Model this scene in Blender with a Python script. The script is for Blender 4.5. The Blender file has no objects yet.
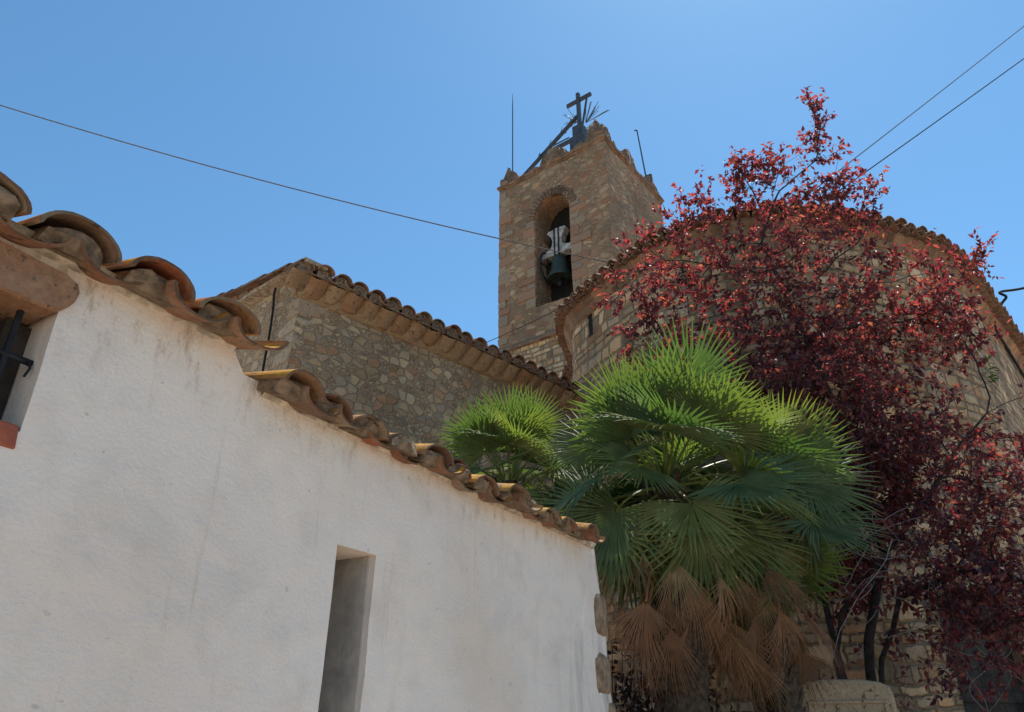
import bpy, bmesh, math, random
import numpy as np
from mathutils import Vector, Matrix, noise as mnoise

# ------------------------------------------------------------------ camera, sky, sun, exposure
scene = bpy.context.scene
C = scene.collection
EYE = 1.6                     # height of the camera above the street
FPX, PITCH = 740.0, math.radians(27.5)

cam_d = bpy.data.cameras.new("camera")
cam_d.sensor_width = 36.0
cam_d.lens = FPX / 1024.0 * 36.0
cam_d.clip_start = 0.05
cam_d.clip_end = 2000.0
cam = bpy.data.objects.new("camera", cam_d)
C.objects.link(cam)
cam.location = (0, 0, EYE)
cam.rotation_euler = (math.radians(90) + PITCH, 0, 0)
scene.camera = cam

SUN_AZ, SUN_EL = math.radians(29.6), math.radians(65.0)   # azimuth from +Y towards +X
world = bpy.data.worlds.new("World")
scene.world = world
world.use_nodes = True
wn = world.node_tree
bg = wn.nodes["Background"]
sky = wn.nodes.new("ShaderNodeTexSky")
sky.sky_type = 'NISHITA'
sky.sun_disc = False
sky.sun_elevation = SUN_EL
sky.sun_rotation = SUN_AZ
sky.altitude = 300.0
sky.air_density = 1.0
sky.dust_density = 0.25
sky.ozone_density = 4.0
tint = wn.nodes.new("ShaderNodeMix")          # white balance of the clear sky
tint.data_type = 'RGBA'
tint.blend_type = 'MULTIPLY'
tint.inputs[0].default_value = 1.0
tint.inputs[7].default_value = (0.74, 1.05, 1.06, 1.0)
wn.links.new(sky.outputs[0], tint.inputs[6])
wn.links.new(tint.outputs[2], bg.inputs[0])
bg.inputs[1].default_value = 0.125

sun_d = bpy.data.lights.new("sun", 'SUN')
sun_d.energy = 5.0
sun_d.angle = math.radians(0.5)
sun_d.color = (1.0, 0.94, 0.85)
sun = bpy.data.objects.new("sun", sun_d)
C.objects.link(sun)
SUN_DIR = Vector((math.sin(SUN_AZ) * math.cos(SUN_EL), math.cos(SUN_AZ) * math.cos(SUN_EL), math.sin(SUN_EL)))
sun.rotation_euler = (-SUN_DIR).to_track_quat('-Z', 'Y').to_euler()
sun.location = SUN_DIR * 60

vs = scene.view_settings
vs.view_transform = 'Standard'
vs.look = 'None'
vs.gamma = 1.0
vs.use_curve_mapping = False
vs.exposure = 0.4
try:
    scene.cycles.max_bounces = 8
    scene.cycles.diffuse_bounces = 4
    scene.cycles.transmission_bounces = 4
    scene.cycles.use_denoising = True
except Exception:
    pass


def at(px, py, y):
    """world point at depth y on the line of sight of a place measured in the photograph"""
    dx, u = px - 512.0, 356.0 - py
    fy = FPX * math.cos(PITCH) - u * math.sin(PITCH)
    fz = FPX * math.sin(PITCH) + u * math.cos(PITCH)
    return Vector((dx * y / fy, y, EYE + fz * y / fy))


# ------------------------------------------------------------------ object helpers
class MB:
    def __init__(self):
        self.v, self.f, self.uv = [], [], []      # uv: list per vertex (u, v)

    def vert(self, p, uv=(0.0, 0.0)):
        self.v.append(tuple(p))
        self.uv.append(uv)
        return len(self.v) - 1

    def face(self, *idx):
        self.f.append(idx)

    def poly(self, pts, uvs=None):
        i0 = len(self.v)
        for k, p in enumerate(pts):
            self.vert(p, uvs[k] if uvs else (0, 0))
        self.f.append(tuple(range(i0, i0 + len(pts))))

    def box(self, c, ax, ay, az, hx, hy, hz, jit=0.0, rnd=None):
        c, ax, ay, az = Vector(c), Vector(ax), Vector(ay), Vector(az)
        ids = []
        for sx in (-1, 1):
            for sy in (-1, 1):
                for sz in (-1, 1):
                    p = c + ax * (sx * hx) + ay * (sy * hy) + az * (sz * hz)
                    if jit:
                        p = p + Vector((rnd.uniform(-jit, jit), rnd.uniform(-jit, jit), rnd.uniform(-jit, jit)))
                    ids.append(self.vert(p, (sx * hx + sy * hy, sz * hz)))
        a = ids
        for q in ((0, 1, 3, 2), (4, 6, 7, 5), (0, 4, 5, 1), (2, 3, 7, 6), (0, 2, 6, 4), (1, 5, 7, 3)):
            self.f.append(tuple(a[i] for i in q))

    def tube(self, pts, radii, seg=8, caps=True):
        pts = [Vector(p) for p in pts]
        if not hasattr(radii, '__len__'):
            radii = [radii] * len(pts)
        rings, side = [], None
        L = 0.0
        for i, p in enumerate(pts):
            t = (pts[min(i + 1, len(pts) - 1)] - pts[max(i - 1, 0)])
            if t.length < 1e-9:
                t = Vector((0, 0, 1))
            t.normalize()
            if side is None:
                ref = Vector((0, 0, 1)) if abs(t.z) < 0.9 else Vector((1, 0, 0))
                side = t.cross(ref).normalized()
            else:
                side = (side - t * side.dot(t))
                side = side.normalized() if side.length > 1e-6 else t.orthogonal().normalized()
            b = t.cross(side)
            if i:
                L += (p - pts[i - 1]).length
            rings.append([self.vert(p + (side * math.cos(2 * math.pi * k / seg) + b * math.sin(2 * math.pi * k / seg)) * radii[i],
                                    (k / seg * 6.28 * radii[0], L)) for k in range(seg)])
        for i in range(len(rings) - 1):
            for k in range(seg):
                k2 = (k + 1) % seg
                self.f.append((rings[i][k], rings[i][k2], rings[i + 1][k2], rings[i + 1][k]))
        if caps:
            self.f.append(tuple(reversed(rings[0])))
            self.f.append(tuple(rings[-1]))

    def lathe(self, c, prof, seg=20, axis=Vector((0, 0, 1)), ax=Vector((1, 0, 0))):
        c = Vector(c)
        ay = axis.cross(ax)
        rings = []
        for r, z in prof:
            rings.append([self.vert(c + axis * z + (ax * math.cos(2 * math.pi * k / seg) + ay * math.sin(2 * math.pi * k / seg)) * max(r, 1e-4),
                                    (k / seg, z)) for k in range(seg)])
        for i in range(len(rings) - 1):
            for k in range(seg):
                k2 = (k + 1) % seg
                self.f.append((rings[i][k], rings[i][k2], rings[i + 1][k2], rings[i + 1][k]))

    def build(self, name, mat, parent=None, smooth=False, bevel=0.0):
        me = bpy.data.meshes.new(name)
        me.from_pydata(self.v, [], self.f)
        if self.uv:
            uvl = me.uv_layers.new(name="UVMap")
            li = np.empty(len(me.loops), dtype=np.int32)
            me.loops.foreach_get("vertex_index", li)
            uv = np.array(self.uv, dtype=np.float32)[li]
            uvl.data.foreach_set("uv", uv.ravel())
        me.materials.append(mat)
        if smooth:
            me.polygons.foreach_set("use_smooth", [True] * len(me.polygons))
        me.validate()
        o = bpy.data.objects.new(name, me)
        C.objects.link(o)
        if parent is not None:
            o.parent = parent
            o.matrix_parent_inverse = Matrix.Translation(-parent.location)
        if bevel:
            m = o.modifiers.new("bevel", 'BEVEL')
            m.width = bevel
            m.segments = 2
            m.limit_method = 'ANGLE'
        return o


def thing(name, label, cat, loc=(0, 0, 0), group=None):
    o = bpy.data.objects.new(name, None)
    C.objects.link(o)
    o.location = loc
    o["label"] = label
    o["category"] = cat
    if group:
        o["group"] = group
    return o


def tag(o, label, cat, group=None):
    o["label"] = label
    o["category"] = cat
    if group:
        o["group"] = group
    return o


# ------------------------------------------------------------------ material helpers
class NT:
    def __init__(self, name):
        self.m = bpy.data.materials.new(name)
        self.m.use_nodes = True
        self.t = self.m.node_tree
        self.b = self.t.nodes["Principled BSDF"]
        self.out = self.t.nodes["Material Output"]
        self.b.inputs["Specular IOR Level"].default_value = 0.25

    def n(self, typ, **kw):
        nd = self.t.nodes.new(typ)
        for k, v in kw.items():
            setattr(nd, k, v)
        return nd

    def put(self, sock, val):
        if isinstance(val, bpy.types.NodeSocket):
            self.t.links.new(val, sock)
        elif val is not None:
            if hasattr(sock.default_value, '__len__') and not hasattr(val, '__len__'):
                val = (val, val, val)
            if hasattr(sock.default_value, '__len__') and len(sock.default_value) == 4 and len(val) == 3:
                val = (*val, 1.0)
            sock.default_value = val

    def math(self, op, a, b=None, c=None, clamp=False):
        nd = self.n("ShaderNodeMath", operation=op)
        nd.use_clamp = clamp
        self.put(nd.inputs[0], a)
        if b is not None:
            self.put(nd.inputs[1], b)
        if c is not None:
            self.put(nd.inputs[2], c)
        return nd.outputs[0]

    def vmath(self, op, a, b=None, scale=None):
        nd = self.n("ShaderNodeVectorMath", operation=op)
        self.put(nd.inputs[0], a)
        if b is not None:
            self.put(nd.inputs[1], b)
        if scale is not None:
            self.put(nd.inputs["Scale"], scale)
        return nd.outputs[0]

    def uv(self):
        return self.n("ShaderNodeUVMap").outputs[0]

    def obj(self):
        return self.n("ShaderNodeTexCoord").outputs["Object"]

    def noise(self, vec, scale, detail=4.0, rough=0.55, out=0, dist=0.0):
        nd = self.n("ShaderNodeTexNoise")
        self.put(nd.inputs["Vector"], vec)
        nd.inputs["Scale"].default_value = scale
        nd.inputs["Detail"].default_value = detail
        nd.inputs["Roughness"].default_value = rough
        nd.inputs["Distortion"].default_value = dist
        return nd.outputs[out]

    def ramp(self, fac, stops, interp='LINEAR'):
        nd = self.n("ShaderNodeValToRGB")
        cr = nd.color_ramp
        cr.interpolation = interp
        while len(cr.elements) < len(stops):
            cr.elements.new(0.5)
        for e, (p, c) in zip(cr.elements, stops):
            e.position = p
            e.color = (c, c, c, 1) if not hasattr(c, '__len__') else (*c, 1)
        self.put(nd.inputs[0], fac)
        return nd.outputs[0]

    def mix(self, fac, a, b, mode='MIX'):
        nd = self.n("ShaderNodeMix", data_type='RGBA', blend_type=mode)
        self.put(nd.inputs[0], fac)
        self.put(nd.inputs[6], a)
        self.put(nd.inputs[7], b)
        return nd.outputs[2]

    def range(self, v, a, b, c=0.0, d=1.0, smooth=True):
        nd = self.n("ShaderNodeMapRange")
        if smooth:
            nd.interpolation_type = 'SMOOTHSTEP'
        for k, x in zip((0, 1, 2, 3, 4), (v, a, b, c, d)):
            self.put(nd.inputs[k], x)
        return nd.outputs[0]

    def bump(self, h, strength=0.5, dist=0.02, prev=None):
        nd = self.n("ShaderNodeBump")
        nd.inputs["Strength"].default_value = strength
        nd.inputs["Distance"].default_value = dist
        self.put(nd.inputs["Height"], h)
        if prev is not None:
            self.put(nd.inputs["Normal"], prev)
        return nd.outputs[0]

    def done(self, color=None, rough=0.9, normal=None):
        self.put(self.b.inputs["Base Color"], color)
        self.put(self.b.inputs["Roughness"], rough)
        if normal is not None:
            self.put(self.b.inputs["Normal"], normal)
        return self.m


def plain(name, col, rough=0.7, metal=0.0, var=0.25, scale=8.0, bump=0.3):
    t = NT(name)
    o = t.obj()
    n = t.noise(o, scale, 6)
    c = t.mix(t.range(n, 0.3, 0.7), tuple(x * (1 - var) for x in col), tuple(min(1, x * (1 + var)) for x in col))
    t.b.inputs["Metallic"].default_value = metal
    return t.done(c, rough, t.bump(t.noise(o, scale * 5, 4), bump, 0.01))


def rubble(name, palette, mortar, size=0.25, aspect=1.4, mortar_w=0.05, relief=0.03, smear=0.3, grey=(0.2, 0.19, 0.18)):
    """irregular stones bedded in mortar; uv is in metres"""
    t = NT(name)
    uv = t.uv()
    w = t.noise(uv, 3.0, 3, 0.6, out=1)
    wv = t.vmath('SUBTRACT', w, (0.5, 0.5, 0.5))
    p = t.vmath('ADD', uv, t.vmath('SCALE', wv, scale=0.26 * size / 0.25))
    mp = t.n("ShaderNodeMapping")
    t.put(mp.inputs[0], p)
    mp.inputs["Scale"].default_value = (1 / (size * aspect), 1 / size, 1)
    vec = mp.outputs[0]

    def vor(v, feat, scale):
        nd = t.n("ShaderNodeTexVoronoi", feature=feat)
        nd.voronoi_dimensions = '2D'
        t.put(nd.inputs["Vector"], v)
        nd.inputs["Scale"].default_value = scale
        nd.inputs["Randomness"].default_value = 0.95
        return nd
    ve, vc = vor(vec, 'DISTANCE_TO_EDGE', 1.0), vor(vec, 'F1', 1.0)
    ve2, vc2 = vor(vec, 'DISTANCE_TO_EDGE', 2.1), vor(vec, 'F1', 2.1)
    # some large stones, some filled in with small ones
    sel = t.n("ShaderNodeSeparateColor")
    t.put(sel.inputs[0], vc.outputs["Color"])
    small = t.math('GREATER_THAN', sel.outputs[1], 0.55)
    e = t.n("ShaderNodeMix", data_type='FLOAT')
    t.put(e.inputs[0], small)
    t.put(e.inputs[2], ve.outputs["Distance"])
    t.put(e.inputs[3], t.math('MINIMUM', ve.outputs["Distance"], t.math('MULTIPLY', ve2.outputs["Distance"], 0.6)))
    edge = e.outputs[0]
    col_id = t.mix(small, vc.outputs["Color"], vc2.outputs["Color"])
    ci = t.n("ShaderNodeSeparateColor")
    t.put(ci.inputs[0], col_id)
    fine = t.noise(uv, 28.0, 6, 0.65)
    mid = t.noise(uv, 7.0, 5, 0.6)
    edge_n = t.math('ADD', edge, t.math('MULTIPLY', t.math('SUBTRACT', mid, 0.5), 0.12))
    mask = t.range(edge_n, mortar_w * 0.4, mortar_w * 2.2)
    dist_ = t.n("ShaderNodeMix", data_type='FLOAT')
    t.put(dist_.inputs[0], small)
    t.put(dist_.inputs[2], vc.outputs["Distance"])
    t.put(dist_.inputs[3], vc2.outputs["Distance"])
    round_ = t.range(t.math('ADD', dist_.outputs[0], t.math('MULTIPLY', t.math('SUBTRACT', mid, 0.5), 0.35)), 0.74, 0.56)
    mask = t.math('MULTIPLY', mask, round_)
    stops = [(i / len(palette), c) for i, c in enumerate(palette)]
    stone = t.ramp(ci.outputs[0], stops, 'CONSTANT')
    stone = t.mix(t.range(mid, 0.35, 0.7, 0.0, smear), stone, grey)
    val = t.math('MULTIPLY_ADD', ci.outputs[2], 0.5, 0.72)
    val = t.math('MULTIPLY', val, t.math('MULTIPLY_ADD', fine, 0.9, 0.55))
    hs = t.n("ShaderNodeHueSaturation")
    t.put(hs.inputs["Color"], stone)
    t.put(hs.inputs["Value"], val)
    mcol = t.mix(fine, tuple(x * 0.6 for x in mortar), tuple(min(1, x * 1.35) for x in mortar))
    col = t.mix(mask, mcol, hs.outputs[0])
    weather = t.range(t.noise(uv, 0.55, 5, 0.6), 0.35, 0.7, 0.78, 1.12)
    hv = t.n("ShaderNodeHueSaturation")
    t.put(hv.inputs["Color"], col)
    t.put(hv.inputs["Value"], weather)
    h = t.math('ADD', t.math('MULTIPLY', mask, 0.8), t.math('MULTIPLY', mid, 0.45))
    nb = t.bump(h, 0.75, relief)
    nb = t.bump(fine, 0.5, 0.01, nb)
    return t.done(hv.outputs[0], 0.92, nb)


def coursed(name, palette, mortar, bh=0.22, bw=0.4, mortar_w=0.014, relief=0.02, warp=0.06, plaster=None):
    """roughly squared blocks laid in courses; uv is in metres"""
    t = NT(name)
    uv = t.uv()
    wv = t.vmath('SUBTRACT', t.noise(uv, 1.3, 3, 0.6, out=1), (0.5, 0.5, 0.5))
    wv2 = t.vmath('SUBTRACT', t.noise(uv, 7.0, 3, 0.6, out=1), (0.5, 0.5, 0.5))
    p = t.vmath('ADD', uv, t.vmath('SCALE', wv, scale=warp * 3))
    p = t.vmath('ADD', p, t.vmath('SCALE', wv2, scale=warp))
    sp = t.n("ShaderNodeSeparateXYZ")
    t.put(sp.inputs[0], p)
    u, v = sp.outputs[0], sp.outputs[1]
    vs_ = t.math('DIVIDE', v, bh)
    # uneven course heights
    vs_ = t.math('ADD', vs_, t.math('MULTIPLY', t.math('SINE', t.math('MULTIPLY', vs_, 1.7)), 0.28))
    row = t.math('FLOOR', vs_)
    fv = t.math('FRACT', vs_)
    wn_ = t.n("ShaderNodeTexWhiteNoise")
    wn_.noise_dimensions = '1D'
    t.put(wn_.inputs["W"], row)
    rr = wn_.outputs["Value"]
    us = t.math('DIVIDE', u, t.math('MULTIPLY_ADD', rr, bw * 0.9, bw * 0.6))
    us = t.math('ADD', us, t.math('MULTIPLY', rr, 17.3))
    us = t.math('ADD', us, t.math('MULTIPLY', t.math('SINE', t.math('MULTIPLY', us, 2.3)), 0.25))
    colm = t.math('FLOOR', us)
    fu = t.math('FRACT', us)
    cid = t.n("ShaderNodeCombineXYZ")
    t.put(cid.inputs[0], row)
    t.put(cid.inputs[1], colm)
    wn2 = t.n("ShaderNodeTexWhiteNoise")
    wn2.noise_dimensions = '3D'
    t.put(wn2.inputs["Vector"], cid.outputs[0])
    ci = t.n("ShaderNodeSeparateColor")
    t.put(ci.inputs[0], wn2.outputs["Color"])
    du = t.math('MULTIPLY', t.math('MINIMUM', fu, t.math('SUBTRACT', 1.0, fu)), bw)
    dv = t.math('MULTIPLY', t.math('MINIMUM', fv, t.math('SUBTRACT', 1.0, fv)), bh)
    edge = t.math('MINIMUM', du, dv)
    fine = t.noise(uv, 26.0, 6, 0.68)
    mid = t.noise(uv, 6.0, 5, 0.6)
    edge_n = t.math('ADD', edge, t.math('MULTIPLY', t.math('SUBTRACT', mid, 0.5), 0.05))
    mask = t.range(edge_n, mortar_w * 0.5, mortar_w * 2.2)
    stone = t.ramp(ci.outputs[0], [(i / len(palette), c) for i, c in enumerate(palette)], 'CONSTANT')
    hs = t.n("ShaderNodeHueSaturation")
    t.put(hs.inputs["Color"], stone)
    t.put(hs.inputs["Value"], t.math('MULTIPLY', t.math('MULTIPLY_ADD', ci.outputs[1], 0.7, 0.62), t.math('MULTIPLY_ADD', fine, 1.1, 0.45)))
    mcol = t.mix(fine, tuple(x * 0.6 for x in mortar), tuple(min(1, x * 1.3) for x in mortar))
    col = t.mix(mask, mcol, hs.outputs[0])
    if plaster:
        # remains of render smeared over the blocks
        pm = t.range(t.noise(uv, 0.8, 7, 0.7), 0.42, 0.60)
        col = t.mix(t.math('MULTIPLY', pm, 0.8), col, t.mix(fine, tuple(x * 0.7 for x in plaster), plaster))
    mpw = t.n("ShaderNodeMapping")
    t.put(mpw.inputs[0], uv)
    mpw.inputs["Scale"].default_value = (2.6, 0.35, 1)
    weather = t.math('MULTIPLY', t.range(t.noise(uv, 0.5, 6, 0.62), 0.35, 0.7, 0.75, 1.15), t.range(t.noise(mpw.outputs[0], 1.0, 6, 0.65), 0.35, 0.62, 0.7, 1.08))
    hv = t.n("ShaderNodeHueSaturation")
    t.put(hv.inputs["Color"], col)
    t.put(hv.inputs["Value"], weather)
    h = t.math('ADD', t.range(edge_n, 0.0, 0.04), t.math('MULTIPLY', mid, 0.5))
    nb = t.bump(h, 0.9, relief)
    nb = t.bump(fine, 0.5, 0.012, nb)
    return t.done(hv.outputs[0], 0.92, nb)


def terracotta(name, cols, lichen=(0.45, 0.2, 0.03), amount=0.5, pale=(0.38, 0.33, 0.26), face=None):
    t = NT(name)
    o = t.obj()
    g = t.n("ShaderNodeNewGeometry")
    rnd = g.outputs["Random Per Island"]
    base = t.ramp(rnd, [(i / len(cols), c) for i, c in enumerate(cols)], 'CONSTANT')
    n1 = t.noise(o, 9.0, 6, 0.65)
    n2 = t.noise(o, 45.0, 5, 0.6)
    base = t.mix(t.range(n1, 0.48, 0.72, 0.0, 0.6), base, pale)
    base = t.mix(t.range(n1, 0.15, 0.42, 0.55, 0.0), base, (0.05, 0.04, 0.035))
    hs = t.n("ShaderNodeHueSaturation")
    t.put(hs.inputs["Color"], base)
    t.put(hs.inputs["Value"], t.math('MULTIPLY_ADD', n2, 1.0, 0.5))
    blot = t.noise(o, 19.0, 7, 0.72)
    spots = t.range(blot, 0.56, 0.64, 0.0, 0.8)
    dark_ = t.mix(spots, hs.outputs[0], (0.045, 0.037, 0.03))
    sx = t.n("ShaderNodeSeparateXYZ")
    t.put(sx.inputs[0], g.outputs["Normal"])
    up = t.range(sx.outputs[2], 0.1, 0.5)
    lm = t.math('MULTIPLY', up, t.range(t.noise(o, 6.0, 6, 0.7), 0.54 - 0.14 * amount, 0.56))
    lc = t.mix(t.range(n2, 0.35, 0.65), lichen, tuple(0.6 * x for x in lichen))
    col = t.mix(t.math('MULTIPLY', lm, amount), dark_, lc)
    if face is not None:
        nd = t.n("ShaderNodeVectorMath", operation='DOT_PRODUCT')
        t.put(nd.inputs[0], g.outputs["True Normal"])
        nd.inputs[1].default_value = face
        ends = t.range(t.math('ABSOLUTE', nd.outputs["Value"]), 0.84, 0.93)
        col = t.mix(t.math('MULTIPLY', ends, t.range(n1, 0.25, 0.6, 0.9, 0.55)), col, (0.055, 0.042, 0.028))
    nb = t.bump(n1, 0.6, 0.02)
    nb = t.bump(blot, 0.7, 0.012, nb)
    nb = t.bump(n2, 0.6, 0.006, nb)
    return t.done(col, 0.9, nb)


def leafmat(name, stops, trans, tmix=0.4, rough=0.4, spec=0.5, byisland=True, tips=None):
    t = NT(name)
    g = t.n("ShaderNodeNewGeometry")
    o = t.obj()
    oi = t.n("ShaderNodeObjectInfo")
    r = g.outputs["Random Per Island"] if byisland else oi.outputs["Random"]
    col = t.ramp(r, stops)
    n = t.noise(o, 5.0, 3)
    hs = t.n("ShaderNodeHueSaturation")
    t.put(hs.inputs["Color"], col)
    t.put(hs.inputs["Value"], t.range(n, 0.3, 0.7, 0.7, 1.25))
    base_c = hs.outputs[0]
    if tips:
        sx = t.n("ShaderNodeSeparateXYZ")
        t.put(sx.inputs[0], t.uv())
        dry = t.math('MULTIPLY', t.range(t.math('ADD', sx.outputs[1], t.math('MULTIPLY', t.noise(o, 9.0, 2), 0.35)), 1.0, 1.2), 0.85)
        base_c = t.mix(dry, base_c, tips)
    t.put(t.b.inputs["Base Color"], base_c)
    t.b.inputs["Roughness"].default_value = rough
    t.b.inputs["Specular IOR Level"].default_value = spec
    tr = t.n("ShaderNodeBsdfTranslucent")
    tc = t.ramp(r, trans)
    t.put(tr.inputs[0], tc)
    mx = t.n("ShaderNodeMixShader")
    mx.inputs[0].default_value = tmix
    t.t.links.new(t.b.outputs[0], mx.inputs[1])
    t.t.links.new(tr.outputs[0], mx.inputs[2])
    t.t.links.new(mx.outputs[0], t.out.inputs[0])
    return t.m


def plaster_mat():
    t = NT("white_plaster")
    uv = t.uv()
    big = t.noise(uv, 0.9, 5, 0.55)
    mid = t.noise(uv, 6.0, 5, 0.6)
    fine = t.noise(uv, 70.0, 3, 0.6)
    base = t.mix(t.range(big, 0.3, 0.7), (0.685, 0.59, 0.52), (0.755, 0.67, 0.60))
    base = t.mix(t.range(mid, 0.45, 0.75, 0.0, 0.35), base, (0.55, 0.47, 0.41))
    base = t.mix(t.range(t.noise(uv, 0.75, 3, 0.5, dist=0.3), 0.52, 0.72, 0.0, 0.4), base, (0.62, 0.49, 0.37))
    # ochre and grey run-off streaks
    mp = t.n("ShaderNodeMapping")
    t.put(mp.inputs[0], uv)
    mp.inputs["Scale"].default_value = (5.0, 0.45, 1)
    st = t.noise(mp.outputs[0], 1.0, 5, 0.6)
    base = t.mix(t.range(st, 0.56, 0.74, 0.0, 0.5), base, (0.60, 0.52, 0.40))
    mp2 = t.n("ShaderNodeMapping")
    t.put(mp2.inputs[0], uv)
    mp2.inputs["Location"].default_value = (3.7, 1.2, 0)
    mp2.inputs["Scale"].default_value = (9.0, 1.1, 1)
    st2 = t.noise(mp2.outputs[0], 1.0, 6, 0.65)
    sp = t.n("ShaderNodeSeparateXYZ")
    t.put(sp.inputs[0], uv)
    u, v = sp.outputs[0], sp.outputs[1]
    mp3 = t.n("ShaderNodeMapping")
    t.put(mp3.inputs[0], uv)
    mp3.inputs["Location"].default_value = (8.1, 0.4, 0)
    mp3.inputs["Scale"].default_value = (14.0, 0.9, 1)
    st3 = t.noise(mp3.outputs[0], 1.0, 6, 0.7)
    base = t.mix(t.range(st3, 0.58, 0.72, 0.0, 0.45), base, (0.50, 0.36, 0.24))
    patch = t.noise(uv, 1.7, 7, 0.7, dist=0.6)
    base = t.mix(t.range(patch, 0.52, 0.66, 0.0, 0.28), base, (0.68, 0.65, 0.60))
    base = t.mix(t.range(patch, 0.45, 0.32, 0.0, 0.25), base, (0.47, 0.43, 0.38))
    # grime beside the far corner, splashes below the tiles
    side = t.range(u, 3.6, 4.3)
    low = t.range(v, 2.3, 1.9)
    base = t.mix(t.math('MULTIPLY', t.math('MULTIPLY', side, low), t.range(st2, 0.45, 0.65, 0.0, 0.75)), base, (0.2, 0.19, 0.18))
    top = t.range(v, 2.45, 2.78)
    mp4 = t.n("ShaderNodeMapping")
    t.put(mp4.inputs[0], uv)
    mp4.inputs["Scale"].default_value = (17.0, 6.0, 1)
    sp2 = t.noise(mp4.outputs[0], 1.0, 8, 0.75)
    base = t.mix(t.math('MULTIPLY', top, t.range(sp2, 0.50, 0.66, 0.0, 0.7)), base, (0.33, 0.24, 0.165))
    speck = t.range(t.noise(uv, 23.0, 2, 0.5), 0.70, 0.76, 0.0, 0.5)
    base = t.mix(speck, base, (0.35, 0.31, 0.26))
    nb = t.bump(t.noise(uv, 2.2, 3, 0.5), 0.5, 0.05)
    nb = t.bump(mid, 0.35, 0.02, nb)
    nb = t.bump(fine, 0.6, 0.006, nb)
    return t.done(base, 0.95, nb)


# ------------------------------------------------------------------ materials
M = {}
M['plaster'] = plaster_mat()
M['rubble'] = rubble("rubble_stone", [(0.46, 0.30, 0.165), (0.42, 0.275, 0.155), (0.49, 0.35, 0.21), (0.42, 0.225, 0.12), (0.39, 0.285, 0.19),
                                      (0.46, 0.32, 0.19), (0.36, 0.25, 0.15), (0.5, 0.345, 0.185)], (0.34, 0.24, 0.155), 0.118, 1.4, 0.05, 0.04, 0.25, (0.36, 0.27, 0.19))
M['tower'] = rubble("tower_stone", [(0.374, 0.233, 0.138), (0.333, 0.209, 0.129), (0.416, 0.276, 0.168), (0.364, 0.179, 0.099), (0.322, 0.228, 0.150),
                                    (0.395, 0.252, 0.142), (0.291, 0.199, 0.133), (0.437, 0.291, 0.172), (0.354, 0.184, 0.103)], (0.312, 0.209, 0.129), 0.19, 1.7, 0.045, 0.05, 0.35, (0.322, 0.228, 0.150))
M['apse'] = coursed("apse_stone", [(0.519, 0.342, 0.193), (0.456, 0.309, 0.184), (0.562, 0.394, 0.234), (0.488, 0.271, 0.143), (0.413, 0.290, 0.184),
                                   (0.541, 0.342, 0.176), (0.360, 0.252, 0.164), (0.530, 0.380, 0.234)], (0.329, 0.223, 0.131), 0.19, 0.32, 0.014, 0.05, 0.075)
M['brickband'] = coursed("red_brick_band", [(0.34, 0.15, 0.08), (0.3, 0.17, 0.1), (0.38, 0.2, 0.11), (0.27, 0.14, 0.09)], (0.3, 0.2, 0.13),
                         0.09, 0.22, 0.008, 0.02, 0.03, (0.33, 0.22, 0.14))
M['cornice'] = plain("tan_render", (0.38, 0.25, 0.14), 0.95, 0, 0.35, 4.0, 0.7)
M['genoise'] = terracotta("mortared_eave_tiles", [(0.31, 0.195, 0.11), (0.26, 0.165, 0.095), (0.34, 0.22, 0.125), (0.3, 0.165, 0.09)], amount=0.0, pale=(0.37, 0.25, 0.15))
M['tile_house'] = terracotta("old_barrel_tiles", [(0.25, 0.115, 0.065), (0.32, 0.185, 0.11), (0.2, 0.12, 0.08), (0.36, 0.12, 0.06), (0.3, 0.22, 0.15), (0.28, 0.14, 0.085)],
                             (0.62, 0.30, 0.02), 0.95, (0.33, 0.27, 0.19), (0.8586, -0.5127, 0.0))
M['tile_far'] = terracotta("weathered_barrel_tiles", [(0.24, 0.12, 0.075), (0.3, 0.16, 0.1), (0.2, 0.12, 0.085), (0.28, 0.19, 0.13)],
                           (0.3, 0.2, 0.07), 0.3, (0.3, 0.24, 0.18))
M['mortar'] = plain("lime_mortar", (0.36, 0.28, 0.2), 0.95, 0, 0.4, 14.0, 0.9)
M['bed'] = plain("eave_bedding", (0.50, 0.43, 0.34), 0.95, 0, 0.4, 16.0, 0.9)
M['arch'] = plain("brown_arch_stone", (0.35, 0.25, 0.175), 0.95, 0, 0.35, 3.0, 0.9)
M['plug'] = plain("brown_tile_mortar", (0.19, 0.135, 0.092), 0.95, 0, 0.5, 22.0, 1.0)
M['quoin'] = terracotta("red_and_tan_blocks", [(0.31, 0.185, 0.12), (0.30, 0.22, 0.155), (0.28, 0.155, 0.10), (0.33, 0.24, 0.165), (0.33, 0.185, 0.115), (0.26, 0.19, 0.14)], amount=0.0, pale=(0.30, 0.225, 0.16))
M['parapet'] = coursed("parapet_stone", [(0.30, 0.19, 0.12), (0.27, 0.16, 0.10), (0.32, 0.22, 0.14), (0.24, 0.15, 0.1)], (0.26, 0.18, 0.12),
                       0.12, 0.24, 0.012, 0.05, 0.08, (0.28, 0.19, 0.125))
M['bounce_sheet'] = plain("dark_bounce_sheet", (0.07, 0.052, 0.038), 0.98, 0, 0.4, 3.0, 0.9)  # for the added sheet that damps ground bounce
M['shaded_render'] = plain("grey_shaded_render", (0.42, 0.38, 0.34), 0.98, 0, 0.3, 5.0, 0.5)  # render grey with the slot's shade put into the colour
M['beige'] = terracotta("beige_dressed_stone", [(0.37, 0.275, 0.18)], amount=0.0, pale=(0.44, 0.35, 0.25))
M['lintel'] = terracotta("brown_lintel_stone", [(0.27, 0.145, 0.085)], amount=0.0, pale=(0.34, 0.23, 0.15))
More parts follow.
